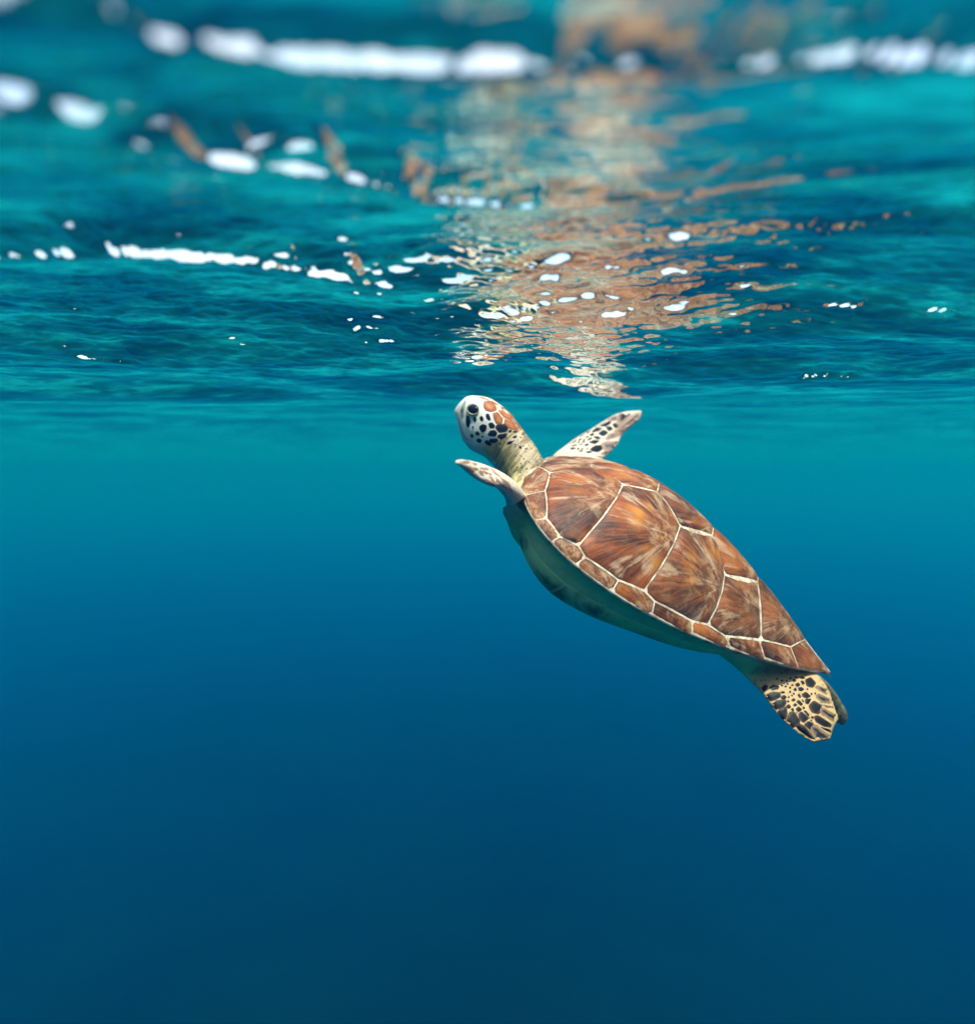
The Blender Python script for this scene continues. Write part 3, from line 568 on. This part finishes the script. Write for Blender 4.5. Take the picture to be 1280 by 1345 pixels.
# trunk under the shell: x, half-width, mid height, up, down
TRUNK = [(.325, .04, .006, .012, .012), (.310, .08, .004, .018, .022), (.290, .115, .002, .022, .036), (.264, .150, .0, .025, .055), (.234, .180, .0, .026, .078), (.198, .203, .0, .026, .097), (.153, .211, .0, .026, .109), (.107, .209, .001, .026, .106),
         (.07, .203, .002, .026, .100), (.03, .192, .003, .025, .089), (-.008, .178, .004, .024, .080), (-.049, .158, .006, .023, .073), (-.089, .137, .008, .022, .060), (-.13, .112, .012, .022, .043), (-.168, .088, .018, .02, .032), (-.21, .06, .024, .016, .024), (-.255, .028, .03, .010, .014)]
secs = [((x, 0, zc), (0, w, 0), (0, 0, a), (0, 0, b), 2.3) for x, w, zc, a, b in resample(TRUNK, 2)]
loft(bm, secs, 56)

def flipper(lead, trail, th, root=None, k=3, ex=2.0, low=None):
    rows = []
    for i, (a, b) in enumerate(zip(lead, trail)):
        rows.append(list(a) + list(b) + [th[i], (low or th)[i]])
    pts = resample(rows, k)
    secs = []
    for j, p in enumerate(pts):
        a, b = p[:3], p[3:6]
        c = (a + b) / 2
        q0, q1 = pts[max(j - 1, 0)], pts[min(j + 1, len(pts) - 1)]
        span = (q1[:3] + q1[3:6]) / 2 - (q0[:3] + q0[3:6]) / 2
        u = (a - b) / 2
        n = np.cross(u, span); n /= np.linalg.norm(n) + 1e-9
        if n[2] < 0:
            n = -n
        secs.append((c, u, n * p[6], n * p[7], ex))
    if root:
        secs = root + secs
    loft(bm, secs, 28)

# right fore flipper, raised beyond the shell
flipper(RFL_LEAD, RFL_TRAIL, [.016, .014, .011, .009, .0075, .0065, .0055, .0045, .003],
        root=[((.235, -.09, -.03), (.05, 0, 0), (0, 0, .03), (0, 0, .03), 2), ((.245, -.135, -.005), (.046, 0, -.01), (0, 0, .025), (0, 0, .025), 2)])
# left fore flipper, reaching forward and out, with its shoulder
flipper(LFL_LOW[::-1], LFL_TOP[::-1], [.013, .011, .010, .008, .0065, .005, .004, .003], low=[.018, .015, .011, .008, .0065, .005, .004, .003],
        root=[((.215, .08, -.035), (.055, 0, 0), (0, 0, .04), (0, 0, .04), 2), ((.240, .125, -.018), (.048, 0, .005), (0, 0, .026), (0, 0, .035), 2)])
loft(bm, [((.19, .09, -.045), (.05, .02, 0), (0, 0, .045), (0, 0, .04), 2), ((.232, .14, -.026), (.034, .02, 0), (0, 0, .030), (0, 0, .026), 2), ((.258, .165, -.010), (.022, .018, 0), (0, 0, .018), (0, 0, .017), 2), ((.282, .19, .006), (.012, .012, 0), (0, 0, .012), (0, 0, .016), 2)], 24)
# left hind flipper, hanging like a rudder, and the right one showing behind it
flipper(HFL_UP, HFL_LOW, [.013, .012, .010, .009, .0075, .006, .005, .004],
        root=[((-.12, .07, .005), (.0, 0, .035), (0, .03, 0), (0, .03, 0), 2)])
flipper(HFR_UP, HFR_LOW, [.010, .008, .007, .006, .0055, .005, .0045],
        root=[((-.12, -.07, .005), (.0, 0, .035), (0, .03, 0), (0, .03, 0), 2)])
# stub of a tail
loft(bm, [((-.22, 0, .02), (0, .016, 0), (0, 0, .012), (0, 0, .012), 2), ((-.262, 0, .026), (0, .01, 0), (0, 0, .008), (0, 0, .008), 2), ((-.285, 0, .024), (0, .003, 0), (0, 0, .003), (0, 0, .003), 2)], 14)
bmesh.ops.recalc_face_normals(bm, faces=bm.faces)
raw = bpy.data.meshes.new('body_raw')
bm.to_mesh(raw); bm.free()
tmp = link(bpy.data.objects.new('body_raw', raw))
md = tmp.modifiers.new('fuse', 'REMESH'); md.mode = 'VOXEL'; md.voxel_size = .0026; md.use_smooth_shade = True
sm = tmp.modifiers.new('ease', 'SMOOTH'); sm.factor = .5; sm.iterations = 5
dg = bpy.context.evaluated_depsgraph_get()
body_me = bpy.data.meshes.new_from_object(tmp.evaluated_get(dg))
bpy.data.objects.remove(tmp)
body_me.name = 'body'
nv = len(body_me.vertices)
co = np.empty(nv * 3, np.float32); body_me.vertices.foreach_get('co', co); co = co.reshape(-1, 3)
no = np.empty(nv * 3, np.float32); body_me.vertices.foreach_get('normal', no); no = no.reshape(-1, 3)

def lerp3(a, b, f):
    return a[None] * (1 - f[:, None]) + b[None] * f[:, None] if a.ndim == 1 else a * (1 - f[:, None]) + b[None] * f[:, None]

x, y, z = co[:, 0], co[:, 1], co[:, 2]
ay = np.abs(y)
A = np.array
skin = np.tile(A([.58, .62, .30]), (nv, 1))
axis_z = np.interp(x, [.2, .30, .35, .40, .47], [-.02, .005, .024, .032, .035])
necky = smooth01((x - .265) / .03) * (ay < .11 + .0 * x)
skin = lerp3(skin, A([.50, .37, .15]), necky)
skin = lerp3(skin, A([.60, .43, .28]), necky * smooth01((z - axis_z - .005) / .025) * smooth01((.39 - x) / .04))
skin = lerp3(skin, A([.74, .76, .74]), necky * smooth01((axis_z - .018 - z) / .018))
headf = smooth01((x - .372 - .55 * (axis_z - z).clip(-.02, .06)) / .02) * (ay < .08)
skin = lerp3(skin, A([.70, .66, .60]), headf)
skin = lerp3(skin, A([.66, .54, .42]), headf * smooth01((z - .066) / .008))
foreR = smooth01((-y - .13) / .03) * (x > .15)
foreL = smooth01((y - .16) / .03) * (x > .26)
skin = lerp3(skin, A([.66, .50, .40]), np.maximum(foreR, foreL))
hind = smooth01((-.165 - x) / .04) * (z < .045)
skin = lerp3(skin, A([.44, .25, .115]), hind)
skin = lerp3(skin, A([.70, .70, .58]), np.maximum(np.maximum(foreR, foreL), hind) * smooth01((-no[:, 2] - .25) / .3) * (1 - hind * (y > 0)))
skin = lerp3(skin, A([.15, .12, .06]), hind * (y < -.03))  # right hind flipper: its shade is painted into the skin colour
ca = body_me.color_attributes.new('skin', 'FLOAT_COLOR', 'POINT')
ca.data.foreach_set('color', np.concatenate([skin, np.ones((nv, 1))], 1).astype(np.float32).ravel())
reg = np.zeros((nv, 3), np.float32)
reg[:, 0] = smooth01((.385 - .5 * (axis_z - z).clip(-.03, .05) - x) / .02) * smooth01((x - .24) / .03) * (ay < .14)
reg[:, 1] = np.maximum(smooth01((.40 - x) / .02) * smooth01((x - .25) / .03) * (ay < .15) * smooth01((z - axis_z + .012) / .02), .8 * hind)
reg[:, 2] = np.maximum(np.maximum(foreR, foreL), hind)
ra = body_me.attributes.new('region', 'FLOAT_VECTOR', 'POINT')
ra.data.foreach_set('vector', reg.ravel())
body_me.materials.clear(); body_me.materials.append(M_SKIN)

turtle = link(bpy.data.objects.new('sea_turtle', None))
turtle.empty_display_size = .1
turtle.matrix_world = Matrix.Translation(POS) @ ROT.to_4x4()
turtle['label'] = 'young sea turtle with brown rayed shell swimming up under the sea surface'
turtle['category'] = 'turtle'
body = link(bpy.data.objects.new('body', body_me))
body.parent = turtle
deps = bpy.context.evaluated_depsgraph_get()
bvh = BVHTree.FromPolygons([Vector(c) for c in co.tolist()], [tuple(p.vertices) for p in body_me.polygons])
VIEWPT = Vector(VIEW)

# ------------------------------------------------------------------ thin plates laid on the skin
def chaikin(pts, k=2):
    for _ in range(k):
        q = []
        for a, b in zip(pts, pts[1:] + pts[:1]):
            q.append((a[0] * .84 + b[0] * .16, a[1] * .84 + b[1] * .16))
            q.append((a[0] * .16 + b[0] * .84, a[1] * .16 + b[1] * .84))
        pts = q
    return pts

def poly_dist(P, poly):
    A_ = np.array(poly); B_ = np.roll(A_, -1, 0); AB = B_ - A_
    d = P[:, None, :] - A_[None]
    tt = np.clip((d * AB[None]).sum(-1) / ((AB ** 2).sum(-1)[None] + 1e-12), 0, 1)
    return np.sqrt(((d - tt[..., None] * AB[None]) ** 2).sum(-1)).min(1)

def inside(P, poly):
    A_ = np.array(poly); B_ = np.roll(A_, -1, 0)
    r = np.zeros(len(P), bool)
    for (x1, y1), (x2, y2) in zip(A_, B_):
        cnd = (y1 > P[:, 1]) != (y2 > P[:, 1])
        xx = (x2 - x1) * (P[:, 1] - y1) / (y2 - y1 + 1e-15) + x1
        r ^= cnd & (P[:, 0] < xx)
    return r

def tess(poly, step, bstep=None):
    """triangulate a plan polygon with inner points; returns plan points, triangles, distance to the border"""
    bstep = bstep or step
    bd = []
    for a, b in zip(poly, poly[1:] + poly[:1]):
        n = max(1, int(math.hypot(b[0] - a[0], b[1] - a[1]) / bstep + .5))
        for i in range(n):
            bd.append((a[0] + (b[0] - a[0]) * i / n, a[1] + (b[1] - a[1]) * i / n))
    B_ = np.array(bd)
    gx = np.arange(B_[:, 0].min(), B_[:, 0].max(), step); gy = np.arange(B_[:, 1].min(), B_[:, 1].max(), step)
    G = np.stack(np.meshgrid(gx, gy), -1).reshape(-1, 2)
    if len(G):
        G[:, 0] += (np.round(G[:, 1] / step).astype(int) % 2) * step * .5
        keep = inside(G, bd)
        G = G[keep]
        if len(G):
            G = G[poly_dist(G, bd) > step * .45]
    # a ring of points just inside the border carries the bevel
    cen = B_.mean(0)
    allp = [Vector(p) for p in bd] + [Vector(p) for p in G.tolist()]
    v, e, f, *_ = delaunay_2d_cdt(allp, [], [list(range(len(bd)))], 1, 1e-6)
    P = np.array([tuple(p) for p in v])
    return P, [tuple(t_) for t_ in f], poly_dist(P, bd)

def scale_plate(name, poly, plane_y, mat, parent, thick=.0009, mirror=False, grow=1.08):
    pts = chaikin(list(poly), 1)
    mx_, mz_ = sum(p[0] for p in pts) / len(pts), sum(p[1] for p in pts) / len(pts)
    pts = [(mx_ + (p[0] - mx_) * grow, mz_ + (p[1] - mz_) * grow) for p in pts]
    size = max(max(p[0] for p in pts) - min(p[0] for p in pts), max(p[1] for p in pts) - min(p[1] for p in pts))
    P, F, d = tess(pts, max(size / 6, .0012), max(size / 7, .0012))
    V = []; dm = max(d.max(), 1e-5)
    for (px, pz), di in zip(P, d):
        dirv = (Vector((px, plane_y, pz)) - VIEWPT).normalized()
        hit, nrm, idx, dist = bvh.ray_cast(VIEWPT, dirv)
        if hit is None:
            hit, nrm, idx, dist = bvh.find_nearest(Vector((px, plane_y, pz)))
        off = .00025 + (thick - .00025) * min(1.0, di / (.45 * dm)) ** .6 if di > 1e-6 else .00025
        V.append(hit + nrm * off)
    objs = []
    for s in ((1, -1) if mirror else (1,)):
        vv = [(v.x, v.y * s, v.z) for v in V]
        o = mesh_obj(name, vv, F, mat, parent)
        flip_check = o.data.polygons[0].normal
        c0 = o.data.polygons[0].center
        out = Vector((c0.x, c0.y - s * 0.0, c0.z))
        nn = bvh.find_nearest(Vector((c0.x, c0.y, c0.z)))[1]
        if flip_check.dot(nn) < 0:
            o.data.flip_normals()
        at = o.data.attributes.new('inset', 'FLOAT', 'POINT')
        at.data.foreach_set('value', (d / dm).astype(np.float32))
        objs.append(o)
    return objs

for p in HEAD_BROWN:
    scale_plate('head_scale', p, .035, M_BROWN, body, .0011, True, 1.02)
for p in HEAD_DARK:
    scale_plate('head_scale', p, .035, M_DARK, body, .0007, True, 1.27)
for i, p in enumerate(FORE_R):
    scale_plate('flipper_scale', p, -.3, M_DARK if 6 <= i <= 32 and i not in (11, 12, 13) else M_TAUPE, body, .0008, False, 1.26)
for i, p in enumerate(HIND_L):
    scale_plate('flipper_scale', p, .13, M_HINDEDGE if i in (7, 14, 15, 16, 17) else M_HIND, body, .0008, False, 1.36)
for p in FORE_L:
    scale_plate('flipper_scale', p, .3, M_ROSE, body, .0007, False, 1.3)
for p in MOUTH:
    scale_plate('mouth_line', p, .02, plate_material('mouth_crease', (.09, .09, .085), (.24, .21, .18), .2, .8), body, .0004, True, 1.0)
for p in BEAK:
    scale_plate('beak_plate', p, .02, plate_material('beak_horn', (.05, .06, .065), (.34, .32, .29), .2, .8), body, .0006, True)

# ------------------------------------------------------------------ eyes
t = NT('eye_gloss')
b = t.n('ShaderNodeBsdfPrincipled', {'Base Color': rgba(.006, .007, .008), 'Roughness': .15, 'Specular IOR Level': .15})
t.set(t.out, 'Surface', b.outputs[0]); M_EYE = t.m
t = NT('eyelid_skin')
obj_ = t.n('ShaderNodeTexCoord').outputs['Object']
c = t.ramp(t.noise(obj_, 150.0, 3.0), [(.35, (.26, .20, .09)), (.65, (.48, .40, .24))])
b = t.n('ShaderNodeBsdfPrincipled', {'Base Color': c, 'Roughness': .6, 'Specular IOR Level': .2})
t.set(t.out, 'Surface', b.outputs[0]); M_LID = t.m
ec = Vector(EYE)
hit, nrm, _i, _d = bvh.ray_cast(VIEWPT, (ec - VIEWPT).normalized())
for s in (1, -1):
    n_ = Vector((nrm.x, nrm.y * s, nrm.z)); h_ = Vector((hit.x, hit.y * s, hit.z))
    fx = Vector((.92, 0, -.1)); ux = (fx - n_ * fx.dot(n_)).normalized(); uy = n_.cross(ux)
    if uy.z < 0: uy = -uy
    vs, fs = [], []
    NA, NB = 24, 10
    for j in range(NB + 1):
        e = math.pi / 2 * j / NB
        for i in range(NA):
            a = 2 * math.pi * i / NA
            q = h_ + (ux * math.cos(a) * .0120 + uy * math.sin(a) * .0090) * math.cos(e) + n_ * (.0052 * math.sin(e) - .0016)
            vs.append(q)
    for j in range(NB):
        for i in range(NA):
            fs.append((j * NA + i, j * NA + (i + 1) % NA, (j + 1) * NA + (i + 1) % NA, (j + 1) * NA + i))
    mesh_obj('eye', vs, fs, M_EYE, body)
    vs, fs = [], []
    NA, NB = 32, 10
    for i in range(NA):
        a = 2 * math.pi * i / NA
        lower = max(0.0, -math.sin(a))
        rr_ = .0006 + .0010 * lower
        c0 = h_ + ux * math.cos(a) * .0122 + uy * math.sin(a) * .0093 + n_ * .0008
        rad_ = (ux * math.cos(a) * .0083 + uy * math.sin(a) * .0112).normalized()
        for j in range(NB):
            b_ = 2 * math.pi * j / NB
            vs.append(c0 + rad_ * math.cos(b_) * rr_ + n_ * math.sin(b_) * rr_ * 1.1)
    for i in range(NA):
        for j in range(NB):
            fs.append((i * NB + j, ((i + 1) % NA) * NB + j, ((i + 1) % NA) * NB + (j + 1) % NB, i * NB + (j + 1) % NB))
    mesh_obj('eyelid', vs, fs, M_LID, body)

# ------------------------------------------------------------------ carapace: pale seam shell with each scute proud of it
NS, NR = 120, 26
vs, fs = [(PR['c'], 0, float(dome(PR['c'], 0)[0]))], []
ang = []
for k in range(2 * NS):
    s = (k / NS) if k <= NS else 2 - k / NS
    e = rim(s); sg = 1 if k <= NS else -1
    ang.append((e, sg))
for j in range(1, NR + 1):
    r = j / NR
    for e, sg in ang:
        xx = PR['c'] + r * (e[0] - PR['c']); yy = sg * r * e[1]
        vs.append((xx, yy, float(dome(xx, yy)[0])))
M_ = 2 * NS
base_i = lambda j: 1 + (j - 1) * M_
for i in range(M_):
    fs.append((0, base_i(1) + (i + 1) % M_, base_i(1) + i))
for j in range(1, NR):
    for i in range(M_):
        fs.append((base_i(j) + i, base_i(j) + (i + 1) % M_, base_i(j + 1) + (i + 1) % M_, base_i(j + 1) + i))
# rolled rim and the underside of the overhang
prev = base_i(NR)
for dr, dz in ((.0012, -.0025), (-.001, -.006), (-.014, -.008), (-.05, -.008)):
    st = len(vs)
    for e, sg in ang:
        L_ = math.hypot(e[0] - PR['c'], e[1])
        f = 1 + dr / L_
        vs.append((PR['c'] + f * (e[0] - PR['c']), sg * f * e[1], float(e[2]) + dz))
    for i in range(M_):
        fs.append((prev + i, prev + (i + 1) % M_, st + (i + 1) % M_, st + i))
    prev = st
carapace = mesh_obj('carapace', vs, fs, M_SEAM, turtle)
bmx = bmesh.new(); bmx.from_mesh(carapace.data); bmesh.ops.recalc_face_normals(bmx, faces=bmx.faces); bmx.to_mesh(carapace.data); bmx.free()

jt = {k: tuple(v) for k, v in J.items() if v}
jt['B'] = (.293, .024); jt['C'] = (.221, JC_Y); jt['M'] = (-.1107, .014)
mir = lambda p: (p[0], -p[1])
def rim_at(xv, f=1.0):
    xi = xv / (SHELL_L / 2)
    w = float(outline_w(np.array(xi)))
    return (PR['c'] + f * (xv - PR['c']), f * w)
so = [tuple(p) for p in SEAM_OUT]
RF_ = 1.004                                     # marginals stop just short of the pale rim
def rim_run(x0, x1, n=5):
    # points on the rim from x0 to x1
    s0, s1 = math.acos(max(-1, min(1, x0 / .3))) / math.pi, math.acos(max(-1, min(1, x1 / .3))) / math.pi
    out = []
    for i in range(n + 1):
        e = rim(s0 + (s1 - s0) * i / n)
        out.append((PR['c'] + RF_ * (e[0] - PR['c']), RF_ * e[1]))
    return out

def cv(a, b, bow, n=3):
    """inner points of a gently bowed seam from a to b"""
    dx, dy = b[0] - a[0], b[1] - a[1]
    return [(a[0] + dx * i / n - dy * bow * 4 * (i / n) * (1 - i / n), a[1] + dy * i / n + dx * bow * 4 * (i / n) * (1 - i / n)) for i in range(1, n)]

g = jt
def both(p):
    return p + [mir(q) for q in p[::-1]]
SC = []          # polygon, growth point, (amber, pale, dark)
SC.append((both([g['B']] + [so[0]] + rim_run(so[0][0], .2999, 6)[1:]), (.285, 0), (.1, .5, .2)))
SC.append((both([g['C'], g['D'], g['B']]), (.225, .0), (.2, 1.0, .1)))
SC.append((both([g['G'], g['E'], g['C']]), (.115, .0), (.25, .8, .15)))
SC.append((both([g['J'], g['H'], g['G']]), (.0, .0), (.25, .8, .25)))
SC.append((both([g['M'], g['K'], g['J']]), (-.105, .0), (.2, .7, .4)))
SC.append((both([(-.2335, .004), g['O'], g['N'], g['M']]), (-.20, .0), (.05, .5, 1.0)))
mir_all = []
mir_all.append(([g['D']] + cv(g['D'], g['C'], .03) + [g['C']] + cv(g['C'], g['E'], .03) + [g['E']] + cv(g['E'], g['F'], .03) + [g['F'], g['m3'], g['m2'], g['m1']], (.166, .122), (.3, 1.0, .1)))
mir_all.append(([g['E']] + cv(g['E'], g['G'], -.06) + [g['G'], g['H']] + cv(g['H'], g['I'], .03) + [g['I'], g['m5'], g['m4'], g['F']] + cv(g['F'], g['E'], -.03), (.057, .118), (.75, .9, .2)))
mir_all.append(([g['H']] + cv(g['H'], g['J'], -.08) + [g['J']] + cv(g['J'], g['K'], .06) + [g['K']] + cv(g['K'], g['L'], .05) + [g['L'], g['m7'], g['m6'], g['I']] + cv(g['I'], g['H'], -.03), (-.048, .106), (.6, .85, .75)))
mir_all.append(([g['K']] + cv(g['K'], g['M'], -.06) + [g['M']] + cv(g['M'], g['N'], -.03) + [g['N'], g['m8'], g['L']] + cv(g['L'], g['K'], -.05), (-.138, .058), (.1, .75, 1.0)))
inner = [[g['B'], g['D'], g['m1']], [g['m1'], g['m2']], [g['m2'], g['m3']], [g['m3'], g['F'], g['m4']], [g['m4'], g['m5']], [g['m5'], g['I'], g['m6']], [g['m6'], g['m7']], [g['m7'], g['L'], g['m8']], [g['m8'], g['m9']], [g['m9'], g['N'], g['O']]]
for i, inn in enumerate(inner):
    out_ = rim_run(so[i + 1][0], so[i][0], 5)
    if i >= 5:
        out_ = [(PR['c'] + (q[0] - PR['c']) * (1 + .002 * (i - 4) * (1 - 2 * m_ / 5)), q[1] * (1 + .003 * (i - 4) * (1 - 2 * m_ / 5))) for m_, q in enumerate(out_)]
    cx = sum(p[0] for p in out_) / 6; 
    mir_all.append((inn + out_, (out_[0][0] + .004, out_[0][1]), (.35 if 3 <= i <= 6 else .1, .8, .15)))
tail = [(-.2995, .012), (-.305, .016), (-.2915, .026)] 
e_ = rim_run(-.285, so[10][0], 4)
mir_all.append(([g['O']] + [(-.2335, .0015)] + [(-.288, .0012), (-.2995, .004), (-.3045, .0095)] + e_, (-.30, .012), (.0, .8, .5)))
for poly, gp, tn in mir_all:
    SC.append((poly, gp, tn))
    SC.append(([mir(p) for p in poly[::-1]], mir(gp), tn))

def inset_poly(poly, d):
    n = len(poly)
    area = sum(poly[i][0] * poly[(i + 1) % n][1] - poly[(i + 1) % n][0] * poly[i][1] for i in range(n))
    sg = 1 if area > 0 else -1
    out = []
    for i in range(n):
        p0, p1, p2 = np.array(poly[i - 1]), np.array(poly[i]), np.array(poly[(i + 1) % n])
        a = p1 - p0; b = p2 - p1
        a = a / (np.linalg.norm(a) + 1e-12); b = b / (np.linalg.norm(b) + 1e-12)
        na = np.array([-a[1], a[0]]) * sg; nb = np.array([-b[1], b[0]]) * sg
        m = na + nb; L_ = m @ m
        m = m / L_ * 2 if L_ > .3 else na
        out.append(tuple(p1 + m * d))
    return out

def surface_scale(p):
    n = dome_normal(np.array(p[0]), np.array(p[1]))
    return n

for k, (poly, gp, tn) in enumerate(SC):
    small = k >= 14
    P, F, d = tess(inset_poly(poly, .0005 if small else .00065), .0042 if small else .0062, .004 if small else .005)
    d = np.maximum(d, 0)
    z, r = dome(P[:, 0], P[:, 1])
    nrm = dome_normal(P[:, 0], P[:, 1])
    lift = np.where(d < 1e-6, -.0002, .0004 + .0013 * (1 - np.exp(-d / .003)) + (0.0 if small else .0018 * (1 - np.exp(-d / .022))))
    V = np.stack([P[:, 0], P[:, 1], z], -1) + nrm * lift[:, None]
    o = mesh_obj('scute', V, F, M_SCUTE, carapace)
    if o.data.polygons[len(F) // 2].normal.z < 0:
        o.data.flip_normals()
    zg = float(dome(gp[0], gp[1])[0])
    D3 = np.stack([P[:, 0] - gp[0], P[:, 1] - gp[1]], -1)
    # true lengths along the dome
    R3 = np.sqrt((D3 ** 2).sum(1) + (z - zg) ** 2)
    a = np.arctan2(D3[:, 1], D3[:, 0] + 1e-9)
    if not (poly is not None and abs(gp[1]) < 1e-6):
        a = np.where(gp[1] > 0, np.arctan2(D3[:, 0], D3[:, 1]), np.arctan2(D3[:, 0], -D3[:, 1]))
    at = o.data.attributes.new('ray', 'FLOAT_VECTOR', 'POINT')
    at.data.foreach_set('vector', np.stack([a / 2, R3, np.full(len(a), k * 5.37)], -1).astype(np.float32).ravel())
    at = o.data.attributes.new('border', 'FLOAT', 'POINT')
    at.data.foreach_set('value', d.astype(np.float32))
    at = o.data.attributes.new('tone', 'FLOAT_VECTOR', 'POINT')
    at.data.foreach_set('vector', np.tile(np.array(tn, np.float32), len(a)))

# ------------------------------------------------------------------ plastron: the pale belly shield
vs, fs = [], []
NXP, NAP = 40, 30
px_ = np.linspace(.262, -.165, NXP)
tr = np.array(resample(TRUNK, 2))[::-1]
for xx in px_:
    w, zc, up_, dn = [np.interp(xx, tr[:, 0], tr[:, i]) for i in (1, 2, 3, 4)]
    for i in range(NAP + 1):
        a = math.pi + math.radians(14) + (math.pi - 2 * math.radians(14)) * i / NAP
        cu = math.copysign(abs(math.cos(a)) ** (2 / 2.3), math.cos(a)); su = -abs(math.sin(a)) ** (2 / 2.3)
        edge_ = min(1, min(i, NAP - i) / 2.0) * min(1, min(xx + .165, .262 - xx) / .02 + .0)
        k_ = .9965 + .019 * edge_
        groove = math.exp(-((cu * w) / .0022) ** 2)
        vs.append((xx, w * cu * k_, zc + dn * su * (k_ - .012 * groove)))
for a_ in range(NXP - 1):
    for i in range(NAP):
        q = a_ * (NAP + 1) + i
        fs.append((q, q + 1, q + NAP + 2, q + NAP + 1))
t = NT('plastron_horn')
obj_ = t.n('ShaderNodeTexCoord').outputs['Object']
big = t.noise(obj_, 14.0, 3.0, .5)
c = t.ramp(big, [(.42, (.64, .68, .30)), (.55, (.50, .55, .24)), (.64, (.13, .18, .09))])
ve = t.n('ShaderNodeTexVoronoi', {'Vector': t.n('ShaderNodeMapping', {'Vector': obj_, 'Scale': (1.0, 1.0, .3)}).outputs[0], 'Scale': 11.0}, feature='DISTANCE_TO_EDGE')
c = t.mix(t.ramp(ve.outputs['Distance'], [(.0, (1, 1, 1)), (.03, (0, 0, 0))]), c, rgba(.56, .55, .30))
b = t.n('ShaderNodeBsdfPrincipled', {'Base Color': c, 'Roughness': .6, 'Specular IOR Level': .15})
t.set(t.out, 'Surface', b.outputs[0])
pl_ = mesh_obj('plastron', vs, fs, t.m, turtle)
if pl_.data.polygons[len(fs) // 2].normal.z > 0:
    pl_.data.flip_normals()
so_ = pl_.modifiers.new('thickness', 'SOLIDIFY'); so_.thickness = .004; so_.offset = -1
